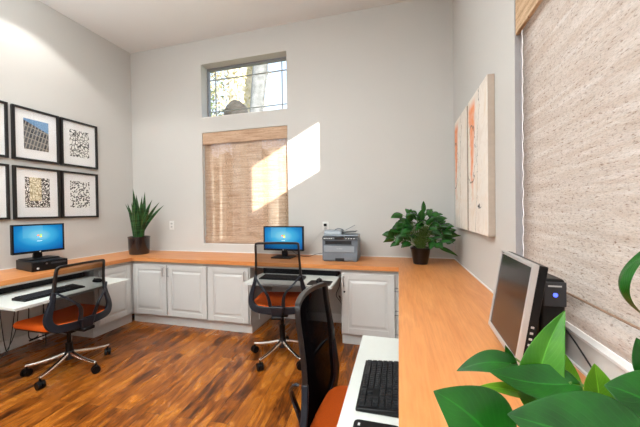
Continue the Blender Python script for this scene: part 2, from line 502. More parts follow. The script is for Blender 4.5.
def pull(parent, x, z, y, vertical=True, L=.09):
    m = MB(); r = .0045; d = .028
    if vertical: pts = [(x,y,z-L/2),(x,y-d,z-L/2),(x,y-d,z+L/2),(x,y,z+L/2)]
    else: pts = [(x-L/2,y,z),(x-L/2,y-d,z),(x+L/2,y-d,z),(x+L/2,y,z)]
    m.tube(pts, r, 8)
    return obj('handle', m, M['steel'], parent)

def cabinet(label, loc, rotz, width, doors, depth=.53, end='none', handles=(), kind='door', lock=False):
    """local: x 0..width, front at y=0 facing -y, body to +depth"""
    t = thing('base_cabinet', label, 'cabinet', loc, rotz, 'white base cabinets under the countertop')
    b = MB(); b.box(0, width, 0, depth, .10, .7215); b.box(.0, width, .028, depth, 0, .10)
    obj('carcass', b, M['cab'], t, bevel=.002, smooth=False)
    for i, (x0, x1) in enumerate(doors):
        if kind == 'door':
            m = MB(); frame_poly(m, x0, x1, .118, .682, -.001, .055, .02)
            d = obj('door', m, M['cab'], t, bevel=.003, smooth=False)
            hx = handles[i]
            pull(d, hx, .61, -.022)
            if lock:
                obj('lock', MB().tube([(hx+.005, -.02, .51), (hx+.005, -.03, .51)], .009, 12), M['black'], d)
    if kind == 'drawer':
        for z0, z1 in ((.118, .30), (.312, .50), (.512, .682)):
            m = MB(); frame_poly(m, doors[0][0], doors[0][1], z0, z1, -.001, .035, .02)
            d = obj('drawer', m, M['cab'], t, bevel=.003, smooth=False)
            pull(d, (doors[0][0]+doors[0][1])/2, (z0+z1)/2+.02, -.022, False, .10)
    return t
yf = -.525
cabinet('white double-door cabinet in the left corner of the back wall, two raised-panel doors', (.530, yf, 0), 0, 1.035, [(.048, .504), (.520, 1.021)], .522, handles=(.481, .543))
cabinet('white single-door cabinet beside the back kneehole, left of the middle office chair', (1.5655, yf, 0), 0, .4935, [(.014, .480)], .522, handles=(.448,))
cabinet('white single-door cabinet with a small black lock beneath the printer', (3.010, yf, 0), 0, .572, [(.016, .490)], .522, handles=(.030,), lock=True)
# left wall cabinet faces +x, right wall drawer unit faces -x
cabinet('white cabinet with one door standing along the left wall beside the left office chair', (.553, -.975, 0), pi/2, .449, [(.035, .400)], .548, handles=(.062,), lock=False)
t = cabinet('white drawer unit under the right-hand countertop, its steel pulls seen edge-on', (3.556, -.53, 0), -pi/2, .50, [(.03, .48)], .528, kind='drawer')
# corner filler behind left cabinets is part of the wall run
# white fascia strips under the counter over the kneeholes
o = obj('apron_rail', MB().box(.545, .563, -3.2, -.978, .700, .7215), M['cab'], None, smooth=False)
tag(o, 'narrow white rail under the left counter edge above the keyboard tray', 'rail')
o = obj('apron_rail', MB().box(2.062, 3.008, -.545, -.527, .700, .7215), M['cab'], None, smooth=False)
tag(o, 'narrow white rail under the back counter edge behind the middle chair', 'rail')
# counter support at the far end of the right counter and beside the left one
o = obj('support_panel', MB().box(3.60, W-.016, -3.88, -3.86, 0, .7215), M['cab'], None, smooth=False)
tag(o, 'white end panel carrying the near end of the right-hand countertop', 'panel')
o = obj('support_panel', MB().box(.016, .54, -3.18, -3.16, 0, .7215), M['cab'], None, smooth=False)
tag(o, 'white end panel carrying the near end of the left-hand countertop', 'panel')

# ------------------------------------------------------------------ keyboard trays
def tray(label, loc, rotz, w, depth, bar):
    t = thing('keyboard_tray', label, 'keyboard tray', loc, rotz, 'pull-out keyboard trays')
    obj('tray_board', MB().box(-w/2, w/2, 0, depth, -.018, 0), [M['tray']], t, bevel=.002, smooth=False)
    obj('edge_band', MB().box(-w/2-.001, w/2+.001, -.002, 0, -.019, .0005), M['trayedge'], t, smooth=False)
    for sx in (-1, 1):
        x = sx*(w/2-.03)
        obj('slide_rail', MB().box(x-.012, x+.012, depth-.16, depth-.02, .0, .0815), M['black'], t, smooth=False)
    obj('dark_gap_bar', MB().box(-w/2+.045, w/2-.045, bar, bar+.02, .001, .0815), M['black'], t, smooth=False)  # black bar added to make the gap above the tray dark
    return t
TZ = .640
# back tray: front at y=-.88
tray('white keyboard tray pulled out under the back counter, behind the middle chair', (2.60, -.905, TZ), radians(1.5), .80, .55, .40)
# left tray faces +x
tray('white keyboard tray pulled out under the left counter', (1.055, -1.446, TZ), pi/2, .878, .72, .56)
# right tray faces -x
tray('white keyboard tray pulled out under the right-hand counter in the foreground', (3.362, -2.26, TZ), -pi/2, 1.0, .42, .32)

def keyboard(label, loc, rotz, w=.44, d=.135):
    t = thing('keyboard', label, 'keyboard', loc, rotz, 'black computer keyboards')
    m = MB(); m.loft([[(-w/2,-d/2,0),(w/2,-d/2,0),(w/2,d/2,0),(-w/2,d/2,0)], [(-w/2,-d/2,.010),(w/2,-d/2,.010),(w/2,d/2,.020),(-w/2,d/2,.020)]])
    obj('housing', m, M['kbbase'], t, bevel=.003)
    k = MB(); rows = 6; px = (w-.02)/22.5
    gaps = [(0, 15.0), (15.4, 18.4), (18.8, 22.5)]
    ph = (d-.018)/rows
    for r in range(rows):
        y0 = -d/2+.009+r*ph
        zb = .010+.010*((y0+d/2)/d)
        for a, b in gaps:
            if a == 15.4 and r == 2: continue
            x = a
            while x < b-.2:
                kw = 1.0
                if r == 0 and 3.0 <= x < 4.0 and a == 0: kw = 6.0
                if a == 15.4 and r == 1 and x < 16 : x += 1.0
                if a == 15.4 and r == 1 and x > 17: break
                kw = min(kw, b-x)
                X0 = -w/2+.010+x*px; X1 = X0+kw*px-.002; i = .0018
                k.loft([[(X0,y0,zb),(X1,y0,zb),(X1,y0+ph-.002,zb+.001),(X0,y0+ph-.002,zb+.001)],
                        [(X0+i,y0+i,zb+.007),(X1-i,y0+i,zb+.007),(X1-i,y0+ph-.002-i,zb+.008),(X0+i,y0+ph-.002-i,zb+.008)]])
                x += kw
    obj('keys', k, M['key'], t, smooth=False)
    obj('badge', MB().box(w/2-.032, w/2-.012, d/2-.0085, d/2-.004, .0195, .0203), M['legend'], t, smooth=False)
    return t
keyboard('black keyboard with a number pad on the white tray in the foreground', (3.474, -2.175, TZ+.0005), -pi/2, .305, .142)
keyboard('black keyboard on the left tray behind the left chair', (.872, -1.555, TZ+.0005), pi/2, .42, .14)
keyboard('black keyboard on the back tray seen through the middle chair mesh back', (2.49, -.70, TZ+.0005), radians(1.5), .42, .13)

def mouse(label, loc, rotz):
    t = thing('mouse', label, 'mouse', loc, rotz, 'computer mice')
    rings = []
    for z, s in ((0, .92), (.008, 1), (.02, .92), (.03, .66), (.035, .3)):
        rings.append([(.030*s*cos(a)*(1-.12*sin(a)), .052*s*sin(a), z) for a in [2*pi*k/20 for k in range(20)]])
    obj('shell', MB().loft(rings), M['black'], t, subsurf=1)
    obj('scroll_wheel', MB().tube([(-.003, .03, .027), (.003, .03, .027)], .008, 12), M['darkgrey'], t)
def mousepad(label, loc, rotz, w, d):
    p = []
    for cx, cy, a0 in ((w/2-.015, d/2-.015, 0), (-w/2+.015, d/2-.015, 90), (-w/2+.015, -d/2+.015, 180), (w/2-.015, -d/2+.015, 270)):
        for k in range(5):
            a = radians(a0+k*22.5); p.append((cx+.015*cos(a), cy+.015*sin(a)))
    o = obj('mouse_pad', MB().prism(p, 'z', 0, .004), M['black'], None, loc, (0, 0, rotz), smooth=False)
    tag(o, label, 'mouse pad', 'black mouse pads')
    return o
mousepad('black mouse pad on the right end of the back keyboard tray', (2.875, -.79, TZ+.0005), radians(1.5), .20, .16)
mouse('black mouse on the pad beside the back keyboard', (2.865, -.78, TZ+.005), radians(10))
o = mousepad('black mouse pad at the bottom edge of the photo on the foreground tray', (3.474, -2.475, TZ+.0005), -pi/2, .22, .135)
obj('logo_mark', MB().box(-.095, -.085, -.055, -.049, .004, .0045), M['legend'], o, smooth=False)
mouse('black mouse at the far end of the left keyboard tray', (.86, -1.18, TZ+.0005), pi/2)

# ------------------------------------------------------------------ screens / computers
def screen_mat(name, sx, sz):
    t = NT(name); tc = t.n('ShaderNodeTexCoord'); mp = t.n('ShaderNodeMapping')
    t.l(tc.outputs['Object'], mp.inputs[0]); mp.inputs['Scale'].default_value = (1/sx, 1, 1/sz)
    s = t.n('ShaderNodeSeparateXYZ'); t.l(mp.outputs[0], s.inputs[0])
    x, z = s.outputs[0], s.outputs[2]
    r2 = t.math('ADD', t.math('MULTIPLY', x, x), t.math('MULTIPLY', t.math('SUBTRACT', z, .1), t.math('SUBTRACT', z, .1)))
    glow = t.ramp(r2, [(0, srgb(140,220,245)), (.06, srgb(70,185,232)), (.2, srgb(20,140,208)), (.5, srgb(8,92,168))])
    ray = t.math('MULTIPLY', t.math('GREATER_THAN', t.math('ADD', t.math('MULTIPLY', x, 1.1), z), -.02), .25)
    lw = t.math('MULTIPLY', t.math('LESS_THAN', t.math('ABSOLUTE', t.math('ADD', x, .13)), .2), t.math('GREATER_THAN', z, .02))
    c = t.mix(t.math('MULTIPLY', lw, .22), glow.outputs[0], srgb(150,220,240))
    e = t.n('ShaderNodeEmission'); e.inputs[1].default_value = .95; t.l(c, e.inputs[0])
    g = t.n('ShaderNodeBsdfGlossy'); g.inputs['Roughness'].default_value = .2; m = t.n('ShaderNodeMixShader'); m.inputs[0].default_value = .03
    t.l(e.outputs[0], m.inputs[1]); t.l(g.outputs[0], m.inputs[2]); t.l(m.outputs[0], t.out.inputs[0]); return t.m
for nm, c in (('flag_red', (235,110,40)), ('flag_green', (150,200,70)), ('flag_blue', (90,170,235)), ('flag_yellow', (250,210,60))):
    M[nm] = plain(nm, srgb(*c), .5, emit=(srgb(*c), .8))
M['screenwhite'] = plain('screen_white', srgb(230,245,250), .5, emit=(srgb(225,245,250), .7))

def text_mesh(name, body, size, mat, parent, loc, rot, extrude=.0004):
    cu = bpy.data.curves.new(name, 'FONT'); cu.body = body; cu.size = size; cu.align_x = 'CENTER'; cu.align_y = 'CENTER'; cu.extrude = extrude
    tmp = bpy.data.objects.new(name+'_tmp', cu); COL.objects.link(tmp)
    dg = bpy.context.evaluated_depsgraph_get(); dg.update()
    me = bpy.data.meshes.new_from_object(tmp.evaluated_get(dg))
    bpy.data.objects.remove(tmp)
    me.materials.clear(); me.materials.append(mat)
    o = bpy.data.objects.new(name, me); COL.objects.link(o); o.parent = parent; o.location = loc; o.rotation_euler = rot
    return o

def monitor(label, loc, rotz, w, h, base_z, stand_h, mon_group='flat screen monitors'):
    """local: screen faces -y, stand on z=0"""
    t = thing('monitor', label, 'monitor', loc, rotz, mon_group)
    z0 = base_z
    obj('housing', MB().box(-w/2, w/2, -.0, .024, z0, z0+h).loft([[(-w*.32,.024,z0+h*.15),(w*.32,.024,z0+h*.15),(w*.32,.024,z0+h*.85),(-w*.32,.024,z0+h*.85)],[(-w*.22,.045,z0+h*.25),(w*.22,.045,z0+h*.25),(w*.22,.045,z0+h*.7),(-w*.22,.045,z0+h*.7)]]), M['black'], t, bevel=.004)
    b = .013
    f = MB(); f.box(-w/2, -w/2+b, -.008, 0, z0, z0+h); f.box(w/2-b, w/2, -.008, 0, z0, z0+h)
    f.box(-w/2+b, w/2-b, -.008, 0, z0, z0+b*1.5); f.box(-w/2+b, w/2-b, -.008, 0, z0+h-b, z0+h)
    obj('bezel', f, M['black'], t, smooth=False)
    sw, sh = w-2*b, h-2.5*b
    sc = obj('screen', MB().box(-sw/2, sw/2, -.003, -.001, -sh/2, sh/2), screen_mat('lit_desktop', sw, sh), t, loc=(0, 0, z0+b*1.5+sh/2), smooth=False)
    q = .016*w/.46
    for i, (a, c, nm) in enumerate(((-1, 1, 'flag_red'), (1, 1, 'flag_green'), (-1, -1, 'flag_blue'), (1, -1, 'flag_yellow'))):
        x0, x1 = sorted((a*.002, a*(q+.004)));  zz0, zz1 = sorted((c*.002, c*q))
        dz = lambda x: .003*sin(x*90)+sh*.08
        m = MB().loft([[(x0,-.0031,zz0+dz(x0)),(x1,-.0031,zz0+dz(x1)),(x1,-.0031,zz1+dz(x1)),(x0,-.0031,zz1+dz(x0))],
                       [(x0,-.0036,zz0+dz(x0)),(x1,-.0036,zz0+dz(x1)),(x1,-.0036,zz1+dz(x1)),(x0,-.0036,zz1+dz(x0))]])
        obj('screen_logo', m, M[nm], sc, smooth=False)
    obj('screen_glow', MB().box(-.020, .020, -.0036, -.0031, -.030, -.0265), M['screenwhite'], sc, smooth=False)
    obj('brand_badge', MB().tube([(0,-.008,z0+b*.75), (0,-.009,z0+b*.75)], .006, 14), M['legend'], t)
    obj('neck', MB().loft([[(-.035,.022,.012),(.035,.022,.012),(.035,.05,.012),(-.035,.05,.012)], [(-.028,.018,z0+.05),(.028,.018,z0+.05),(.028,.04,z0+.05),(-.028,.04,z0+.05)]]), M['black'], t, bevel=.004)
    obj('foot', MB().box(-.115, .115, -.085, .095, 0, .012), M['black'], t, bevel=.004)
    return t
# back monitor
monitor('lit blue computer monitor on the back counter beside the printer', (2.318, -.25, .7605), radians(-1), .468, .268, .076, .08)
# left: desktop pc with monitor on top
pc = thing('desktop_computer', 'black flat desktop computer lying under the left monitor', 'computer', (.283, -1.256, .7605), pi/2 - radians(12))
obj('case', MB().box(-.13, .13, -.17, .16, 0, .088), M['black'], pc, bevel=.004)
obj('front_panel', MB().box(-.127, .127, -.178, -.17, .004, .084), M['black'], pc, bevel=.003)
obj('disc_drive', MB().box(.0, .115, -.181, -.178, .055, .070), M['darkgrey'], pc, bevel=.001)
obj('power_button', MB().tube([(-.03, -.178, .062), (-.03, -.182, .062)], .007, 14), M['steel'], pc)
obj('maker_badge', MB().tube([(-.09, -.178, .026), (-.09, -.181, .026)], .009, 16), M['legend'], pc)
monitor('lit blue computer monitor on a black desktop computer at the left wall', (.255, -1.255, .7605+.0885), pi/2 - radians(4), .400, .268, .060, .06)

# right monitor: leaning back, facing -x, seen from the side
mr = thing('monitor', 'switched-off monitor with a silver bezel standing on the right-hand counter', 'monitor', (3.925, -2.070, .7605), -pi/2 + radians(-2.6), 'flat screen monitors')
til = radians(-9)
def tl(p):  # tilt about x axis at bottom edge (y=-.038, z=.04)
    y, z = p[1], p[2]
    return (p[0], -.038 + y*cos(til) - z*sin(til), .036 + y*sin(til) + z*cos(til))
def tilted(mb):
    mb.v = [tl(p) for p in mb.v]; return mb
w, h = .336, .312
f = MB(); b = .013
f.box(-w/2, -w/2+b, -.004, .012, 0, h); f.box(w/2-b, w/2, -.004, .012, 0, h); f.box(-w/2+b, w/2-b, -.004, .012, 0, b*1.3); f.box(-w/2+b, w/2-b, -.004, .012, h-b, h)
obj('bezel', tilted(f), M['silver'], mr, bevel=.002, smooth=False)
obj('screen', tilted(MB().box(-w/2+b, w/2-b, 0, .004, b*1.3, h-b)), M['lcd'], mr, smooth=False)
f = MB(); f.box(-w/2+.002, w/2-.002, .012, .036, .002, h-.002)
obj('housing', tilted(f), M['black'], mr, bevel=.003)
obj('neck', MB().loft([[(.045,.02,.01),(.10,.02,.01),(.10,.05,.01),(.045,.05,.01)], [(-.035,.015,.13),(.035,.015,.13),(.035,.045,.13),(-.035,.045,.13)]]), M['black'], mr, bevel=.004)
obj('foot', MB().box(.04, .165, -.10, .052, 0, .012), M['black'], mr, bevel=.004)
obj('badge', tilted(MB().box(-w/2+.02, -w/2+.05, -.0046, -.004, h-.009, h-.005)), M['darkgrey'], mr, smooth=False)
m = MB()
for k in range(5): m.box(w/2-.0005, w/2+.0015, .018, .026, .05+k*.018, .056+k*.018)
obj('side_button', tilted(m), M['silver'], mr, smooth=False)

pt = thing('computer_tower', 'slim black computer tower with a blue power light behind the silver monitor', 'computer', (4.026, -2.12, .7605))
obj('case', MB().box(-.038, .034, .0, .19, 0, .278), M['black'], pt, bevel=.010, seg=3)
obj('front_panel', MB().box(-.030, .034, -.006, .0, .19, .270), M['darkgrey'], pt, bevel=.004)
obj('power_light', MB().tube([(.002, -.006, .228), (.002, -.008, .228)], .0065, 18), M['led'], pt)
obj('badge', MB().box(-.018, .020, -.0066, -.006, .254, .259), M['legend'], pt, smooth=False)

def cable(label, pts, r=.0035, mat='cable', name='power_cable'):
    # smooth the control points
    P = [Vector(p) for p in pts]; out = []
    for i in range(len(P)-1):
        p0 = P[max(i-1, 0)]; p1 = P[i]; p2 = P[i+1]; p3 = P[min(i+2, len(P)-1)]
        for k in range(6):
            t_ = k/6
            out.append(.5*((2*p1)+(p2-p0)*t_+(2*p0-5*p1+4*p2-p3)*t_*t_+(3*p1-p0-3*p2+p3)*t_**3))
    out.append(P[-1])
    o = obj(name, MB().tube(out, r, 7), M[mat])
    return tag(o, label, 'cable')
cable('black cable looping from the tower down to the right-hand counter', [(4.03, -2.128, .90), (4.045, -2.16, .885), (4.06, -2.23, .83), (4.065, -2.31, .775), (4.03, -2.30, .764), (3.99, -2.27, .764)], .0025)
cable('black cable hanging in a loop under the left keyboard tray', [(.03, -1.66, .7215), (.06, -1.66, .45), (.10, -1.62, .15), (.16, -1.52, .004), (.18, -1.40, .25), (.14, -1.36, .7215)])
cable('thin black cable falling from the left counter to a low curve by the tray', [(.70, -1.60, .615), (.72, -1.62, .40), (.66, -1.58, .27), (.56, -1.46, .24), (.48, -1.38, .34), (.46, -1.34, .7215)])
cable('black cable hanging near the wall at the photo edge under the left counter', [(.05, -1.44, .7215), (.06, -1.45, .40), (.05, -1.40, .004), (.04, -1.33, .40), (.03, -1.30, .7215)])
cable('short black cable hanging straight under the left counter', [(.30, -1.28, .7215), (.30, -1.27, .50), (.29, -1.25, .30), (.22, -1.20, .004), (.10, -1.15, .004)])
cable('tangled black cable at the right side of the back kneehole', [(2.97, -.10, .7215), (2.95, -.14, .45), (2.99, -.20, .30), (2.93, -.25, .38), (2.98, -.16, .20), (2.94, -.06, .004)])
cable('second black cable in the back kneehole beside the cabinet', [(2.99, -.42, .62), (2.97, -.42, .52), (2.93, -.38, .42), (2.98, -.34, .30), (2.96, -.30, .004)])
cable('thin dark cable lying on the back counter between monitor and printer', [(2.36, -.18, .85), (2.45, -.15, .78), (2.56, -.16, .764), (2.66, -.14, .79), (2.79, -.13, .815)], .0025)
cable('pale cable slanting up the wall from the back monitor to the outlet', [(2.50, -.06, .80), (2.57, -.02, .90), (2.66, -.015, 1.0), (2.725, -.016, 1.055)], .003, 'trayedge')

# ------------------------------------------------------------------ printer
pr_ = thing('printer', 'grey multifunction laser printer on the back counter', 'printer', (2.972, -.388, .7605), radians(1.5))
w, d = .355, .29
body = MB(); body.box(-w/2, w/2, .006, d, .008, .222)
body.box(-w/2+.01, w/2-.01, .012, d-.01, 0, .008)
obj('body', body, M['printer'], pr_, bevel=.008, seg=3)
m = MB(); m.box(-w/2+.004, w/2-.004, -.002, .007, .014, .090)
obj('paper_tray', m, M['printer'], pr_, bevel=.003)
obj('tray_handle', MB().box(-.045, .045, -.004, .0, .008, .036), M['printerd'], pr_, bevel=.002)
obj('front_cover', MB().box(-w/2+.018, w/2-.03, -.004, .006, .093, .158), M['printerl'], pr_, bevel=.004)
obj('output_slot', MB().box(-w/2+.030, w/2-.060, .0045, .0065, .166, .206), M['printerd'], pr_)
obj('output_shelf', MB().box(-w/2+.034, w/2-.064, -.010, .0045, .166, .170), M['printer'], pr_)
# control panel slopes
cp = MB().prism([(-.012, .222), (.05, .222), (.05, .252), (-.006, .238)], 'x', -w/2, w/2)
obj('control_panel', cp, M['printerd'], pr_, bevel=.002)
for xs in ([-w/2+.02+i*.018 for i in range(5)], [.06+i*.026 for i in range(4)]):
    for x in xs: obj('button', MB().box(x, x+.012, -.013, 0, .226, .234), M['legend'], pr_)
obj('display', MB().box(-.05, .045, -.014, .0, .226, .246), M['lcd'], pr_)
obj('scanner_lid', MB().box(-w/2+.002, w/2-.002, .05, d, .223, .262), M['printerl'], pr_, bevel=.006)
adf = MB().prism([(.06, .262), (d-.02, .262), (d-.03, .300), (.10, .312), (.07, .295)], 'x', -w/2+.004, .01)
obj('document_feeder', adf, M['printerl'], pr_, bevel=.008, seg=3)
obj('feeder_tray', MB().prism([(-.0, .275), (.155, .290), (.155, .297), (-.0, .285)], 'y', .08, d-.04), M['printerd'], pr_, bevel=.003)
arc = [(-.02+.045*cos(a), .09, .300+.022*sin(a)) for a in [pi*k/8 for k in range(9)]]
obj('paper_guide', MB().tube(arc, .005, 8), M['printer'], pr_)
obj('output_stop', MB().tube([(.03, .20, .300), (.13, .22, .352)], .003, 6), M['printer'], pr_)
text_mesh('brand_mark', 'brother', .018, M['legend'], pr_, (0, -.0045, .130), (pi/2, 0, 0))


# ------------------------------------------------------------------ outlets
def outlet(label, x, z, plug=False):
    t = thing('wall_outlet', label, 'outlet', (x, -.0005, z), 0, 'white wall outlets')
    obj('cover_plate', MB().box(-.036, .036, -.006, 0, -.058, .058), M['white'], t, bevel=.003)
    for s in (1, -1):
        q = [(.017*cos(a), s*.021+.014*sin(a)) for a in [2*pi*k/16 for k in range(16)]]
        if plug and s == 1: continue
        so = obj('socket', MB().prism(q, 'y', -.008, -.006), M['trayedge'], t)
        sl = MB()
        for dx in (-.006, .006): sl.box(dx-.0012, dx+.0012, -.0085, -.008, s*.021-.004, s*.021+.006)
        obj('slot', sl, M['black'], so, smooth=False)
    if plug:
        obj('black_plug', MB().box(-.016, .016, -.03, -.006, .006, .036), M['black'], t, bevel=.004)
outlet('white wall outlet with a dark plug, beside the snake plant on the back wall', .635, 1.10)
outlet('white wall outlet holding a black plug above the printer', 2.735, 1.085, True)

# ------------------------------------------------------------------ framed pictures
def art_mat(name, kind):
    t = NT(name); b = t.n('ShaderNodeBsdfPrincipled'); b.inputs['Roughness'].default_value = .7
    mp = t.mapping((1,1,1)); wh = srgb(238,238,234); bk = srgb(34,34,36)
    if kind == 'loops':
        v = t.n('ShaderNodeTexVoronoi', feature='DISTANCE_TO_EDGE'); v.inputs['Scale'].default_value = 30
        nz = t.noise(mp.outputs[0], 9, 2); add = t.n('ShaderNodeVectorMath', operation='MULTIPLY_ADD'); add.inputs[1].default_value = (.09,.09,.09)
        t.l(nz.outputs['Color'], add.inputs[0]); t.l(mp.outputs[0], add.inputs[2]); t.l(add.outputs[0], v.inputs['Vector'])
        r = t.ramp(v.outputs['Distance'], [(.07, bk), (.10, wh)])
    elif kind == 'dabs':
        v = t.n('ShaderNodeTexVoronoi'); v.inputs['Scale'].default_value = 52; mp.inputs['Scale'].default_value = (1, 1, 1.2)
        t.l(mp.outputs[0], v.inputs['Vector'])
        r = t.ramp(v.outputs['Distance'], [(.44, bk), (.50, wh)])
    elif kind == 'worms':
        w = t.n('ShaderNodeTexVoronoi', feature='DISTANCE_TO_EDGE'); w.inputs['Scale'].default_value = 50
        nz = t.noise(mp.outputs[0], 14, 2); add = t.n('ShaderNodeVectorMath', operation='MULTIPLY_ADD'); add.inputs[1].default_value = (.08,.08,.08)
        t.l(nz.outputs['Color'], add.inputs[0]); t.l(mp.outputs[0], add.inputs[2]); t.l(add.outputs[0], w.inputs['Vector'])
        s = t.n('ShaderNodeSeparateXYZ'); t.l(mp.outputs[0], s.inputs[0])
        cen = t.math('MULTIPLY', t.math('LESS_THAN', t.math('ABSOLUTE', t.math('ADD', s.outputs[0], .018)), .05), t.math('GREATER_THAN', s.outputs[2], -.085))
        c1 = t.ramp(w.outputs['Distance'], [(.13, bk), (.17, wh)]); c2 = t.ramp(w.outputs['Distance'], [(.08, srgb(160,150,116)), (.16, srgb(232,224,198))])
        r = t.n('ShaderNodeMix', data_type='RGBA'); t.l(cen, r.inputs[0]); t.l(c1.outputs[0], r.inputs[6]); t.l(c2.outputs[0], r.inputs[7])
        t.l(r.outputs[2], b.inputs['Base Color']); t.l(b.outputs[0], t.out.inputs[0]); return t.m
    else:
        mp.inputs['Rotation'].default_value = (0, radians(-14), 0)
        br = t.n('ShaderNodeTexBrick'); sw = t.n('ShaderNodeSeparateXYZ'); cb = t.n('ShaderNodeCombineXYZ')
        t.l(mp.outputs[0], sw.inputs[0]); t.l(sw.outputs[0], cb.inputs[0]); t.l(sw.outputs[2], cb.inputs[1]); t.l(cb.outputs[0], br.inputs['Vector'])
        br.inputs['Scale'].default_value = 1; br.inputs['Brick Width'].default_value = .028; br.inputs['Row Height'].default_value = .055; br.inputs['Mortar Size'].default_value = .008
        br.offset = 0; br.inputs['Mortar Smooth'].default_value = 1
        br.inputs['Color1'].default_value = srgb(44,46,52); br.inputs['Color2'].default_value = srgb(92,92,94); br.inputs['Mortar'].default_value = srgb(166,160,150)
        s2 = t.n('ShaderNodeSeparateXYZ'); tc = t.n('ShaderNodeTexCoord'); t.l(tc.outputs['Object'], s2.inputs[0])
        sky = t.math('GREATER_THAN', t.math('ADD', s2.outputs[2], t.math('MULTIPLY', s2.outputs[0], .45)), .085)
        r = t.n('ShaderNodeMix', data_type='RGBA'); t.l(sky, r.inputs[0]); t.l(br.outputs['Color'], r.inputs[6]); r.inputs[7].default_value = srgb(110,150,190)
        t.l(r.outputs[2], b.inputs['Base Color']); t.l(b.outputs[0], t.out.inputs[0]); return t.m
    t.l(r.outputs[0], b.inputs['Base Color']); t.l(b.outputs[0], t.out.inputs[0]); return t.m
ART = {k: art_mat('print_'+k, k) for k in ('loops', 'dabs', 'worms', 'arcade')}
def picture(label, yc, zc, kind, w=.395, h=.517):
    t = thing('framed_picture', label, 'picture', (0.0005, yc, zc), pi/2, 'black framed pictures on the left wall')
    f = MB(); b = .020; a, c = w/2, h/2
    for P, Q in ((((-a,-c),(a,-c)), ((-a+b,-c+b),(a-b,-c+b))), (((a,-c),(a,c)), ((a-b,-c+b),(a-b,c-b))), (((a,c),(-a,c)), ((a-b,c-b),(-a+b,c-b))), (((-a,c),(-a,-c)), ((-a+b,c-b),(-a+b,-c+b)))):
        f.loft([[(P[0][0],-.002,P[0][1]),(P[1][0],-.002,P[1][1]),(Q[1][0],-.002,Q[1][1]),(Q[0][0],-.002,Q[0][1])],
                [(P[0][0],-.030,P[0][1]),(P[1][0],-.030,P[1][1]),(Q[1][0],-.030,Q[1][1]),(Q[0][0],-.030,Q[0][1])]])
    obj('frame', f, M['satinblack'], t, smooth=False)
    obj('mount_board', MB().box(-a+b, a-b, -.012, -.004, -c+b, c-b), M['mat'], t, smooth=False)
    obj('print', MB().box(-.105, .105, -.0135, -.0122, -.150, .150), ART[kind], t, smooth=False, loc=(0.0, 0, .006))
    obj('glass', MB().box(-a+b, a-b, -.0185, -.017, -c+b, c-b), M['picglass'], t, smooth=False)
zt, zb_ = 2.059, 1.482
picture('black framed picture of a grey arcaded building, white mount, upper middle of the group', -1.113, zt, 'arcade')
picture('black framed print of tangled black loops, white mount, top row nearest the room corner', -.700, zt, 'loops')
picture('black framed print of wavy marks around a cream centre, just above the left monitor', -1.113, zb_, 'worms')
picture('black framed print of dense small black dabs, lower row nearest the room corner', -.705, zb_, 'dabs')
picture('black framed picture cut off by the photo edge in the upper row', -1.540, zt, 'dabs')
picture('black framed picture cut off by the photo edge in the lower row', -1.540, zb_, 'loops')

# ------------------------------------------------------------------ canvas paintings
def canvas_mat(name, off):
    t = NT(name); b = t.n('ShaderNodeBsdfPrincipled'); b.inputs['Roughness'].default_value = .85
    mp = t.mapping((1,1,1)); s = t.n('ShaderNodeSeparateXYZ'); t.l(mp.outputs[0], s.inputs[0])
    y, z = s.outputs[1], s.outputs[2]
    n1 = t.noise(mp.outputs[0], 6, 4, .6, 1); n2 = t.noise(mp.outputs[0], 22, 3, .7)
    c = t.ramp(n1.outputs[0], [(.3, srgb(226,214,202)), (.5, srgb(240,233,224)), (.7, srgb(232,216,198))]).outputs[0]
    wob = t.math('MULTIPLY', t.math('SUBTRACT', n1.outputs[0], .5), .16)
    yy = t.math('ADD', y, wob)
    # orange streak, narrower towards the bottom
    width = t.math('MULTIPLY', t.math('ADD', z, .34), .16)
    st = t.math('SUBTRACT', width, t.math('ABSOLUTE', t.math('SUBTRACT', yy, off)))
    f = t.ramp(st, [(0, (0,0,0,1)), (.045, (1,1,1,1))])
    up = t.ramp(z, [(.40, (1,1,1,1)), (.46, (0,0,0,1))])
    fo = t.math('MULTIPLY', t.math('MULTIPLY', f.outputs[0], up.outputs[0]), t.math('ADD', n2.outputs[0], .35), True)
    c = t.mix(fo, c, srgb(240,150,98))
    # grey drawn lines
    ln = t.math('LESS_THAN', t.math('ABSOLUTE', t.math('SUBTRACT', t.math('ADD', t.math('MULTIPLY', z, .12), yy), off*.3-.05)), .0035)
    c = t.mix(t.math('MULTIPLY', ln, .7), c, srgb(92,84,80))
    r2 = t.math('SQRT', t.math('ADD', t.math('POWER', t.math('SUBTRACT', yy, off+.02), 2), t.math('MULTIPLY', t.math('POWER', t.math('SUBTRACT', z, .08), 2), .35)))
    el = t.math('LESS_THAN', t.math('ABSOLUTE', t.math('SUBTRACT', r2, .12)), .0035)
    c = t.mix(t.math('MULTIPLY', el, .65), c, srgb(96,86,82))
    t.l(c, b.inputs['Base Color']); t.l(t.bump(n2.outputs[0], .4, .003), b.inputs['Normal'])
    t.l(b.outputs[0], t.out.inputs[0]); return t.m
def canvas(label, y0, y1, off):
    yc = (y0+y1)/2; hw = abs(y1-y0)/2
    t = thing('canvas_painting', label, 'painting', (W-.0005, yc, 1.582), 0, 'pair of abstract canvases')
    obj('stretcher_sides', MB().box(-.038, 0, -hw, hw, -.477, .477), M['canside'], t, bevel=.003, smooth=False)
    p = obj('painted_face', MB().box(-.0400, -.0380, -hw+.001, hw-.001, -.476, .476), canvas_mat('abstract_paint', off), t, smooth=False)
    return t
canvas('abstract canvas with a pale ground and orange corner, nearer the back corner of the room', -.285, -.770, .19)
c = canvas('abstract canvas with a bold orange streak and small signature, nearer the big blind', -.822, -1.312, .135)
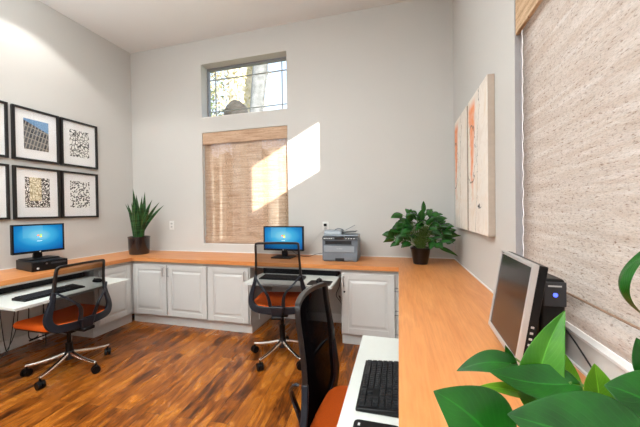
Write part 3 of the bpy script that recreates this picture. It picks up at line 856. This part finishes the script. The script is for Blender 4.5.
sg = MB().tube([(-.0405, -.02, -.30), (-.0405, -.035, -.285), (-.0405, -.045, -.31), (-.0405, -.06, -.28), (-.0405, -.07, -.31), (-.0405, -.10, -.30)], .0022, 6)
obj('signature', sg, M['darkgrey'], c)

# ------------------------------------------------------------------ office chairs
def rounded(w, d, n=10, r=.07, front_r=None):
    pts = []
    for cx, cy, a0 in ((w/2-r, d/2-r, 0), (-w/2+r, d/2-r, 90), (-w/2+r, -d/2+r, 180), (w/2-r, -d/2+r, 270)):
        for k in range(n+1):
            a = radians(a0+k*90/n); pts.append((cx+r*cos(a), cy+r*sin(a)))
    return pts
def bp(u, z, off=0):
    """point of the backrest surface, u across, z height (seat top at .45)"""
    h = z-.42; u = u*.95
    y = -.180 - .035*h + .045*(u/.22)**2*min(1, .5+h*1.5) + .018*sin(min(1, max(0, h/.5))*pi)
    return (u, y+off, z)
def ribbon(mb, path, th):
    """path: (u, z, width) in the back surface; builds a solid band"""
    n = len(path); L, R = [], []
    for i, (u, z, w) in enumerate(path):
        a = path[max(i-1, 0)]; b = path[min(i+1, n-1)]
        du, dz = b[0]-a[0], b[1]-a[1]; q = sqrt(du*du+dz*dz) or 1
        nx, nz = -dz/q, du/q
        L.append((u+nx*w/2, z+nz*w/2)); R.append((u-nx*w/2, z-nz*w/2))
    rings = []
    for l, r in zip(L, R):
        rings.append([bp(l[0], l[1], th/2), bp(r[0], r[1], th/2), bp(r[0], r[1], -th/2), bp(l[0], l[1], -th/2)])
    mb.loft(rings); return mb
def smooth_path(pts, k=5):
    out = []
    for i in range(len(pts)-1):
        p0 = pts[max(i-1, 0)]; p1 = pts[i]; p2 = pts[i+1]; p3 = pts[min(i+2, len(pts)-1)]
        for j in range(k):
            t_ = j/k
            out.append(tuple(.5*((2*b)+(c-a)*t_+(2*a-5*b+4*c-d)*t_*t_+(3*b-a-3*c+d)*t_**3) for a, b, c, d in zip(p0, p1, p2, p3)))
    out.append(tuple(pts[-1])); return out

SW = .94
def office_chair(label, loc, rotz, base_rot, dz, group='mesh-back office chairs', top=.985):
    t = thing('office_chair', label, 'chair', loc, rotz, group)
    # five-star base (independent swivel)
    hub = MB().lathe([(.034, .085), (.036, .10), (.034, .135), (.028, .15)], 20)
    obj('base_hub', hub, M['darkgrey'], t)
    for k in range(5):
        a = base_rot - rotz + 2*pi*k/5
        ca, sa = cos(a), sin(a)
        pts = []; N = 8; rings = []
        for i in range(N+1):
            s = i/N; r = .028+s*.250; z = .135-.05*s-.008*sin(pi*s); hw = .017-.004*s; hh = .017-.006*s
            c = Vector((r*ca, r*sa, z)); sd = Vector((-sa, ca, 0))
            rings.append([c+sd*hw*.55+Vector((0,0,hh*.7)), c-sd*hw*.55+Vector((0,0,hh*.7)), c-sd*hw+Vector((0,0,0)), c-sd*hw*.9-Vector((0,0,hh)), c+sd*hw*.9-Vector((0,0,hh)), c+sd*hw])
        leg = obj('leg', MB().loft(rings), M['chrome'], t, bevel=.003)
        cx, cy = .272*ca, .272*sa
        b_ = a + 1.1
        ux, uy = cos(b_), sin(b_)
        w = MB()
        for s in (-1, 1):
            ox, oy = -uy*.014*s, ux*.014*s
            w.tube([(cx+ox-(-uy)*.009, cy+oy-ux*.009, .030), (cx+ox+(-uy)*.009, cy+oy+ux*.009, .030)], .029, 18)
        w.tube([(cx, cy, .03), (cx, cy, .082)], .008, 10)
        w.tube([(cx-(-uy)*.024, cy-ux*.024, .035), (cx+(-uy)*.024, cy+ux*.024, .035)], .014, 12)
        obj('caster', w, M['black'], leg)
    obj('gas_lift', MB().lathe([(.025, .14), (.025, .24+dz), (.0145, .241+dz), (.0145, .36+dz)], 20), M['black'], t)
    # mechanism
    mch = MB(); mch.box(-.07, .07, -.11, .10, .345+dz, .385+dz); mch.box(-.11, .11, -.03, .03, .36+dz, .385+dz)
    mch.box(-.045, .045, -.23, -.10, .365+dz, .392+dz)
    obj('tilt_mechanism', mch, M['black'], t, bevel=.008)
    obj('lever', MB().tube([(-.05, .03, .365+dz), (-.16, .04, .355+dz), (-.235, .05, .35+dz)], [.006, .006, .009], 8, flat=.8), M['black'], t)
    obj('lever', MB().tube([(.05, .02, .365+dz), (.16, .02, .355+dz), (.225, .02, .35+dz)], [.006, .006, .009], 8, flat=.8), M['black'], t)
    # seat
    def ring(s, z, wf=0):
        P = rounded(.475*s, .455*s, 8, .09*s)
        return [(x, y+.055, z+dz - .022*max(0, (y-.10)/.13)**2 + .012*(x/.2)**2) for x, y in P]
    obj('seat_shell', MB().loft([ring(.80, .388), ring(.97, .400), ring(1.0, .412)]), M['black'], t, angle=50)
    obj('seat', MB().loft([ring(.99, .4125), ring(1.02, .430), ring(1.0, .450), ring(.93, .463), ring(.80, .468), ring(.5, .470), ring(.2, .4705)]), M['orange'], t, angle=60)
    # backrest (built for dz = 0, lifted by dz through a parent)
    br = bpy.data.objects.new('backrest', None); COL.objects.link(br); br.parent = t; br.location = (0, 0, dz)
    f = MB()
    path = [(-.197, .70, .022), (-.193, .79, .018), (-.189, .86, .016), (-.186, top-.018, .016), (-.175, top-.004, .018), (-.14, top, .018), (0, top+.004, .018), (.14, top, .018), (.175, top-.004, .018), (.186, top-.018, .016), (.189, .86, .016), (.193, .79, .018), (.197, .70, .022)]
    ribbon(f, smooth_path(path, 4), .020)
    obj('upper_frame', f, M['satinblack'], br, bevel=.003)
    f = MB()
    path = [(-.197, .71, .022), (-.212, .63, .034), (-.240, .530, .046), (-.232, .470, .056), (-.190, .436, .060), (-.08, .425, .062), (0, .423, .062), (.08, .425, .062), (.190, .436, .060), (.232, .470, .056), (.240, .530, .046), (.212, .63, .034), (.197, .71, .022)]
    ribbon(f, smooth_path(path, 4), .026)
    obj('lower_frame', f, M['blueg'], br, bevel=.005)
    f = MB()
    for s in (-1, 1):
        pts = smooth_path([(s*.198, .705, .020), (s*.15, .655, .022), (s*.085, .59, .024), (s*.062, .53, .026), (s*.055, .46, .030)], 4)
        f.loft([[bp(u-w/2, z, -.045*sin(pi*min(1, i/(len(pts)-1)))-.018), bp(u+w/2, z, -.045*sin(pi*min(1, i/(len(pts)-1)))-.018), bp(u+w/2, z, -.045*sin(pi*min(1, i/(len(pts)-1)))-.034), bp(u-w/2, z, -.045*sin(pi*min(1, i/(len(pts)-1)))-.034)] for i, (u, z, w) in enumerate(pts)])
    obj('lumbar_brace', f, M['blueg'], br, bevel=.004)
    obj('back_bracket', MB().loft([[bp(-.06, .47, -.012), bp(.06, .47, -.012), bp(.06, .47, -.05), bp(-.06, .47, -.05)], [(-.04, -.18, .395), (.04, -.18, .395), (.04, -.215, .385), (-.04, -.215, .385)]]), M['blueg'], br, bevel=.008)
    def edge(z):
        # half width of the mesh at height z
        K = [(.455, .20), (.48, .216), (.535, .232), (.63, .204), (.71, .190), (top-.03, .18), (top, .168)]
        for (a, wa), (b, wb) in zip(K, K[1:]):
            if z <= b: return wa+(wb-wa)*max(0, (z-a))/(b-a)
        return K[-1][1]
    def mf(u, v):
        z = .455+v*(top-.455); return bp((u*2-1)*edge(z), z, .004)
    obj('mesh_fabric', MB().grid(mf, 14, 24), M['meshf'], br)
    return t
c1 = office_chair('office chair with black mesh back and orange seat, facing the left desk', (.925, -1.470, 0), pi/2 - radians(1), radians(1), -.022, top=.897)
obj('hang_tag', MB().box(-.035, -.033, -.02, .02, .30, .37), M['white'], c1, loc=(-.12, .07, 0), smooth=False)
c2 = office_chair('office chair with black mesh back and orange seat, facing the back desk in the middle', (2.548, -.862, 0), radians(11), radians(35), .035, top=.975)
obj('hang_tag', MB().box(-.002, .0, -.015, .015, .31, .37), M['white'], c2, loc=(-.215, .04, 0), rot=(0, 0, .4), smooth=False)
c3 = office_chair('office chair with black mesh back in the foreground, its orange seat tucked under the tray', (3.366, -2.085, 0), -pi/2 + radians(-2), radians(20), -.045, top=.975)

# ------------------------------------------------------------------ plants
def leaf(mb, base, tip, side, width, arch=(0,0,0), fold=.25, heart=True, nu=12, nv=6, curl=0, wf=None):
    B, Tp, S = Vector(base), Vector(tip), Vector(side).normalized()
    ax = (Tp-B); L = ax.length; axn = ax.normalized()
    S = (S - axn*S.dot(axn)).normalized(); N = axn.cross(S).normalized(); A = Vector(arch)
    def fn(u, v):
        s = v*2-1
        c = B + ax*u + A*(4*u*(1-u))
        if wf: w = wf(u)
        elif heart: w = (sin(pi*min(1, u**.62))**.85)*(1-.18*u) if u < 1 else 0
        else: w = sin(pi*u**.8)**.8
        w = max(w, .0)*width/2
        back = -axn*(.10*L*(abs(s)**1.5)*(1-u)**3*1.2 if heart else 0)
        return c + S*s*w + N*(abs(s)*w*fold + curl*s*s*w*u) + back
    mb.grid(fn, nu, nv)
    return mb

# snake plant
t = thing('snake_plant', 'tall snake plant in a round dark pot in the left back corner of the counter', 'plant', (.425, -.315, .7605))
obj('pot', MB().lathe([(.100, 0), (.108, .006), (.115, .06), (.119, .20), (.122, .203), (.122, .218), (.112, .218), (.110, .195), (.02, .193)], 36), M['pot'], t)
obj('soil', MB().lathe([(.107, .180), (.107, .188), (.03, .192)], 24), M['soil'], t)
f = MB()
# (azimuth deg, lean radius, height, width)
blades = [(200, .03, .57, .040), (60, .03, .53, .038), (150, .05, .50, .038), (0, .19, .43, .032), (-30, .15, .47, .030), (8, .32, .36, .030), (172, .10, .40, .030), (190, .15, .38, .026), (-60, .08, .46, .040), (-85, .05, .40, .044),
          (-120, .06, .38, .040), (90, .05, .42, .038), (-15, .08, .40, .040), (20, .22, .40, .032), (-45, .12, .34, .038), (-20, .24, .30, .030)]
for az, lean, hgt, wd in blades:
    hgt += .05; wd *= 1.15
    a = radians(az); r0 = RND.uniform(.02, .055)
    b = (r0*cos(a), r0*sin(a), .188); tp = ((r0+lean)*cos(a), (r0+lean)*sin(a), .19+hgt)
    yaw = RND.uniform(-.7, .7)
    leaf(f, b, tp, (cos(.75+yaw), sin(.75+yaw), 0), wd, (-.18*lean*cos(a), -.18*lean*sin(a), 0), .25, False, 14, 4,
         wf=lambda u: (.62+.5*sin(pi*min(1, u*.9)))*(1-max(0, (u-.62)/.38)**1.6))
obj('leaves', f, M['snake'], t, solid=.003)

# pothos on the right corner
t = thing('pothos_plant', 'bushy green pothos in a small black pot where the back and right counters meet', 'plant', (3.735, -.345, .7605))
obj('pot', MB().lathe([(.062, 0), (.066, .01), (.088, .135), (.092, .14), (.092, .155), (.084, .155), (.080, .14), (.02, .138)], 32), M['potblack'], t)
obj('soil', MB().lathe([(.078, .134), (.078, .142), (.02, .146)], 20), M['soil'], t)
f = MB(); st = MB()
R2 = random.Random(11)
N = 112
for i in range(N):
    az = i*2.399+R2.uniform(-.3, .3); e = (i+.5)/N
    rad = .05+.25*sqrt(e)*R2.uniform(.7, 1.05); z = .17+.27*(1-e**1.3)*R2.uniform(.6, 1.15)+.03
    if sin(az) > .3: rad *= .72
    if cos(az) > .3: rad *= .95
    p = Vector((rad*cos(az)*1.0, rad*sin(az)*.85, z))
    L = R2.uniform(.080, .118)
    d = Vector((cos(az+R2.uniform(-.8, .8)), sin(az+R2.uniform(-.8, .8)), R2.uniform(-.75, .55))).normalized()
    if i in (3, 12): d = Vector((.1, -.2, 1)).normalized(); 
    side = d.cross(Vector((R2.uniform(-.5, .5), R2.uniform(-1.2, -.2), R2.uniform(.3, 1)))).normalized()
    leaf(f, p, p+d*L, side, L*.72, (0, 0, .012), .3, True, 8, 4)
    st.tube([(R2.uniform(-.03, .03), R2.uniform(-.03, .03), .14), (p.x*.45, p.y*.45, .14+(p.z-.14)*.75+.03), tuple(p)], .0022, 5)
for q in (((.0, -.05, .40), (.02, -.07, .515), .075), ((-.14, -.10, .25), (-.13, -.13, .40), .095), ((-.27, -.06, .24), (-.26, -.10, .335), .06), ((.17, -.05, .16), (.31, -.09, .09), .05), ((.20, -.06, .26), (.33, -.12, .275), .055), ((-.25, -.05, .22), (-.34, -.07, .20), .06)):
    leaf(f, q[0], q[1], (1, .1, .1) if abs(q[1][0]-q[0][0]) < .06 else (0, -.6, 1), q[2], (0, 0, .01), .25, True, 10, 4)
    st.tube([(0, 0, .14), tuple(Vector(q[0])*.6+Vector((0, 0, .08))), q[0]], .0025, 5)
obj('leaves', f, M['pothos'], t, solid=.0012)
obj('stems', st, M['stem'], t)


t = thing('potted_foliage_plant', 'large leafy plant with glossy green leaves at the near end of the right-hand counter', 'plant', (3.93, -2.93, .7605))
obj('pot', MB().lathe([(.055, 0), (.060, .01), (.078, .12), (.082, .125), (.082, .14), (.074, .14), (.070, .12), (.02, .118)], 32), M['potblack'], t)
obj('soil', MB().lathe([(.069, .114), (.069, .122), (.02, .126)], 20), M['soil'], t)
O = Vector((3.93, -2.93, .7605))
for i, (b_, tp_, sd, wd_, ar, mt_, fo) in enumerate([
    ((3.678, -2.787, 0.935), (3.588, -2.769, 0.999), (-0.351, -0.739, -0.575), 0.126, (0.006, 0.002, 0.006), 'bigleaf', 0.10),
    ((3.810, -2.823, 0.995), (3.674, -2.808, 1.005), (-0.020, -0.706, -0.708), 0.112, (-0.000, -0.000, -0.002), 'bigleaf', 0.10),
    ((3.746, -2.706, 0.964), (3.803, -2.669, 1.104), (-0.943, 0.187, 0.274), 0.064, (-0.011, -0.003, 0.000), 'midleaf', 0.35),
    ((3.779, -2.666, 0.947), (3.813, -2.636, 1.024), (-0.961, -0.076, 0.266), 0.075, (0.010, 0.003, -0.000), 'limeleaf', 0.20),
    ((3.721, -2.681, 1.011), (3.633, -2.695, 0.995), (0.270, -0.728, -0.630), 0.041, (0.000, 0.000, 0.008), 'bigleaf', 0.25),
    ((3.723, -2.671, 0.992), (3.714, -2.673, 1.039), (-0.977, 0.089, -0.196), 0.021, (0.003, 0.001, -0.000), 'bigleaf', 0.30),
    ((3.790, -2.715, 1.007), (3.674, -2.725, 1.017), (0.108, -0.794, -0.598), 0.062, (-0.000, -0.000, -0.008), 'bigleaf', 0.20),
    ((3.734, -2.699, 0.973), (3.664, -2.708, 0.981), (0.089, -0.777, -0.624), 0.023, (0.000, 0.000, 0.003), 'limeleaf', 0.30),
    ((3.817, -2.728, 0.992), (3.816, -2.718, 1.043), (-0.991, 0.000, -0.137), 0.044, (0.000, 0.000, -0.000), 'limeleaf', 0.30),
    ((3.884, -2.772, 0.997), (3.809, -2.751, 1.029), (-0.182, -0.722, -0.667), 0.109, (0.000, 0.000, 0.008), 'bigleaf', 0.10),
    ((3.894, -2.728, 1.028), (3.868, -2.714, 1.085), (-0.843, 0.205, -0.498), 0.048, (-0.005, -0.001, 0.000), 'bigleaf', 0.30),
    ((3.894, -2.705, 1.210), (3.885, -2.709, 1.112), (0.085, 0.995, -0.045), 0.032, (-0.043, -0.012, 0.001), 'bigleaf', 0.30),
    ]):
    b_, tp_ = Vector(b_)-O, Vector(tp_)-O
    l_ = obj('leaf', leaf(MB(), b_, tp_, sd, wd_, ar, fo, True, 18, 10, wf=(lambda u: (sin(pi*u**.8))**.7*(1-.25*u)) if i == 11 else None), M[mt_], t, solid=.0008, subsurf=1)
    mid = Vector((b_.x*.45, b_.y*.45, .12+(b_.z-.12)*.45))
    root_ = Vector((.012*cos(i*2.1), .012*sin(i*2.1), .12))
    pth = smooth_path([tuple(root_), tuple(mid), tuple(b_+(b_-tp_).normalized()*.02+Vector((0,0,-.004))), tuple(b_+(tp_-b_)*.03)], 5)
    obj('leaf_stalk', MB().tube(pth, .0019, 7), M['stem'], l_)


# ------------------------------------------------------------------ outside
def foliage(mb, c, rad, n, size, rnd, flat=1.0):
    for i in range(n):
        d = Vector((rnd.gauss(0, 1), rnd.gauss(0, 1), rnd.gauss(0, 1))).normalized()
        p = Vector(c) + Vector((d.x*rad[0], d.y*rad[1], d.z*rad[2]))*(rnd.random()**.4)
        a = Vector((rnd.gauss(0,1), rnd.gauss(0,1), rnd.gauss(0,1))).normalized(); b = a.cross(d if abs(a.dot(d)) < .95 else Vector((0,0,1))).normalized()
        s = size*rnd.uniform(.6, 1.3)
        mb.add([p-a*s, p-b*s*.4, p+a*s, p+b*s*.4], [(0,1,2,3)])
def blob(mb, c, rad, rnd, n=18, m=12, amp=.12):
    ph = [rnd.uniform(0, 6) for _ in range(6)]
    def fn(u, v):
        a = u*2*pi; b = v*pi
        k = 1+amp*(sin(3*a+ph[0])*sin(2*b+ph[1])+.6*sin(5*a+ph[2])*sin(4*b+ph[3])+.4*sin(9*a+ph[4])*sin(7*b))
        return (c[0]+rad[0]*k*sin(b)*cos(a), c[1]+rad[1]*k*sin(b)*sin(a), c[2]-rad[2]*k*cos(b))
    mb.grid(fn, n, m)
R3 = random.Random(5)
t = thing('garden_tree', 'tall grey tree trunk leaning right outside the high back window', 'tree', (-1.07, 5.7, -.25), 0, 'trees outside the windows')
obj('trunk', MB().tube([(-.05, 0, 0), (-.05, 0, 3), (.02, 0, 4.6), (.22, 0, 6.3), (.40, 0, 8.2)], [.30, .26, .21, .25, .18], 14), M['bark'], t)
f = MB(); foliage(f, (.45, .0, 8.4), (.9, .35, .8), 300, .10, R3); obj('crown', f, M['greenleaf'], t, smooth=False)
t = thing('garden_tree', 'broad pale sunlit tree filling the left of the high back window', 'tree', (-2.30, 7.2, -.25), 0, 'trees outside the windows')
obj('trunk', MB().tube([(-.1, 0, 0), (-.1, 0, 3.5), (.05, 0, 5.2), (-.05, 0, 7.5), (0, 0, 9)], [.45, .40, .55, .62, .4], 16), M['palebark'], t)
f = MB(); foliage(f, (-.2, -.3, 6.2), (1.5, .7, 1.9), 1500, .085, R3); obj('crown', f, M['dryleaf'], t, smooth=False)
f = MB(); foliage(f, (-1.1, -.4, 5.8), (.5, .5, 1.6), 260, .08, R3); obj('branches', f, M['greenleaf'], t, smooth=False)
t = thing('garden_tree', 'pale sunlit tree just showing at the right edge of the high back window', 'tree', (.42, 6.9, -.25), 0, 'trees outside the windows')
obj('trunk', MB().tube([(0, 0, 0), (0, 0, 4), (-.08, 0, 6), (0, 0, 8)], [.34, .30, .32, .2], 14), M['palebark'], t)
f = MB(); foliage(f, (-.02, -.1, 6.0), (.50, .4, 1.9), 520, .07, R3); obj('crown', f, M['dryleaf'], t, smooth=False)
t = thing('thatched_dome', 'dark brown rounded mound showing low in the high back window', 'roof', (-.71, 3.9, -.25))
m = MB(); blob(m, (0, 0, 4.13), (.335, .32, .40), R3, 26, 16, .06); obj('dome', m, M['dome'], t)
obj('post', MB().tube([(0, 0, 0), (0, 0, 3.9)], .10, 10), M['bark'], t)
for x, y, r, lab in ((-5.35, 9.2, .17, 'slim pale trunk glowing through the left edge of the back blind'), (-4.75, 9.3, .15, 'second slim pale trunk glowing through the left of the back blind'), (-1.75, 8.9, .36, 'wide pale trunk glowing through the right half of the back blind')):
    o = obj('tree_trunk', MB().tube([(0, 0, 0), (.03, 0, 2), (0, 0, 4.3)], [r*1.1, r, r*.9], 12), M['palebark'], None, (x, y, -.25)); tag(o, lab, 'tree', 'trees outside the windows')
m = MB()  # added dark backdrop that keeps the sky from showing through the blind
for k in range(14): blob(m, (-9+k*.95, 10.6+R3.uniform(-.3, .3), 1.9), (1.0, .7, 2.35+R3.uniform(-.15, .15)), R3, 16, 12, .1)
o = obj('hedge', m, M['hedge'], None); o['label'] = 'added tall dark hedge that hides the sky behind the back blind'; o['category'] = 'hedge'; o['kind'] = 'stuff'

# ------------------------------------------------------------------ lights
def downlight(label, x, y, energy, cone=114, blend=.2, color=(1,.97,.92), visible_lamp=True):
    t = thing('ceiling_downlight', label, 'ceiling light', (x, y, H-.0005), 0, 'recessed ceiling downlights')
    obj('trim_ring', MB().lathe([(.095, 0), (.095, -.006), (.078, -.008), (.075, 0)], 28, cap=False), M['trim'], t)
    obj('lens', MB().lathe([(.074, -.001), (.074, -.003), (.01, -.004)], 24), M['lamp'], t)
    L = bpy.data.lights.new('downlight_lamp', 'SPOT'); L.energy = energy; L.spot_size = radians(cone); L.spot_blend = blend; L.color = color; L.shadow_soft_size = .06
    o = bpy.data.objects.new('lamp', L); COL.objects.link(o); o.parent = t; o.location = (0, 0, -.02)
downlight('recessed round ceiling light above the left desk', .475, -1.25, 34)
downlight('recessed round ceiling light farther along the left wall', .475, -3.0, 60)
downlight('recessed round ceiling light above the right-hand counter behind the camera', 3.45, -3.9, 60)

def panel(label, x, y, w, d, energy, color=(.85,.95,1)):  # fill panels added out of view to light the whole room
    t = thing('ceiling_fill_panel', label, 'ceiling light', (x, y, H-.0005), 0, 'added ceiling fill panels')
    f = MB(); f.box(-w/2-.02, w/2+.02, -d/2-.02, d/2+.02, -.03, 0)
    obj('frame', f, M['trim'], t, bevel=.003)
    obj('diffuser', MB().box(-w/2, w/2, -d/2, d/2, -.032, -.0305), M['lamp'], t)
    L = bpy.data.lights.new('panel_fill_lamp', 'AREA'); L.shape = 'RECTANGLE'; L.size = w; L.size_y = d; L.energy = energy; L.color = color
    o = bpy.data.objects.new('lamp', L); COL.objects.link(o); o.parent = t; o.location = (0, 0, -.036)
panel('added unseen fill panel on the ceiling above the middle of the room', 2.1, -2.5, 1.2, .6, 29)
panel('added unseen fill panel on the ceiling behind the camera', 2.1, -4.4, 1.2, .6, 55)
# uplights added unseen behind the camera to brighten the ceiling
def uplight(label, x, y, e):
    t = thing('fill_uplight', label, 'lamp', (x, y, 0))
    obj('base', MB().lathe([(.14, 0), (.14, .015), (.02, .03)], 28), M['steel'], t)
    obj('pole', MB().tube([(0, 0, .02), (0, 0, 1.75)], .012, 12), M['steel'], t)
    obj('lamp_shade', MB().lathe([(.03, 1.74), (.10, 1.78), (.17, 1.86), (.168, 1.862), (.098, 1.785), (.03, 1.75)], 28, cap=False), M['steel'], t)
    L = bpy.data.lights.new('uplight_bulb', 'SPOT'); L.energy = e; L.spot_size = radians(150); L.spot_blend = .6; L.color = (.84, .95, 1); L.shadow_soft_size = .08
    o = bpy.data.objects.new('bulb', L); COL.objects.link(o); o.parent = t; o.location = (0, 0, 1.80); o.rotation_euler = (pi, 0, 0)
uplight('added steel uplight, unseen behind the camera, throwing fill light at the ceiling', 1.2, -3.6, 520)
uplight('second added steel uplight, unseen behind the camera by the right wall', 3.0, -4.4, 340)

SUN = Vector((-.88, 1.0, -.466)).normalized()
L = bpy.data.lights.new('sun', 'SUN'); L.energy = 13; L.angle = radians(.53); L.color = (1, .95, .86)
o = bpy.data.objects.new('sun', L); COL.objects.link(o); o.rotation_euler = SUN.to_track_quat('-Z', 'Y').to_euler(); o.location = (8, -10, 8)

wd = bpy.data.worlds.new('world'); scene.world = wd; wd.use_nodes = True
nt = wd.node_tree; bg = nt.nodes['Background']
tc = nt.nodes.new('ShaderNodeTexCoord'); sp = nt.nodes.new('ShaderNodeSeparateXYZ'); rp = nt.nodes.new('ShaderNodeValToRGB')
nt.links.new(tc.outputs['Generated'], sp.inputs[0]); nt.links.new(sp.outputs[2], rp.inputs[0])
rp.color_ramp.elements[0].position = .0; rp.color_ramp.elements[0].color = (.92, .96, 1, 1)
rp.color_ramp.elements[1].position = .8; rp.color_ramp.elements[1].color = (.50, .72, 1, 1)
nt.links.new(rp.outputs[0], bg.inputs[0]); bg.inputs[1].default_value = 1.7

# ------------------------------------------------------------------ camera
cam = bpy.data.cameras.new('camera'); co = bpy.data.objects.new('camera', cam); COL.objects.link(co)
cam.sensor_width = 36; cam.lens = 292.4*36/640; cam.clip_start = .02
yaw, pit, rol = -0.26270697, -0.01097644, -0.01280927
F = Vector((sin(yaw)*cos(pit), cos(yaw)*cos(pit), sin(pit)))
R = Vector((cos(yaw), -sin(yaw), 0)); U = R.cross(F)
Rr = R*cos(rol)+U*sin(rol); Ur = U*cos(rol)-R*sin(rol)
mt = Matrix((Rr, Ur, -F)).transposed().to_4x4(); mt.translation = Vector((3.54043, -3.23442, 1.27293))
co.matrix_world = mt
scene.camera = co

vs = scene.view_settings
vs.view_transform = 'Standard'; vs.look = 'None'; vs.gamma = 1; vs.use_curve_mapping = False; vs.exposure = -.01
scene.cycles.use_denoising = True
scene.cycles.max_bounces = 10; scene.cycles.diffuse_bounces = 4; scene.cycles.transparent_max_bounces = 16
scene.cycles.sample_clamp_indirect = 6
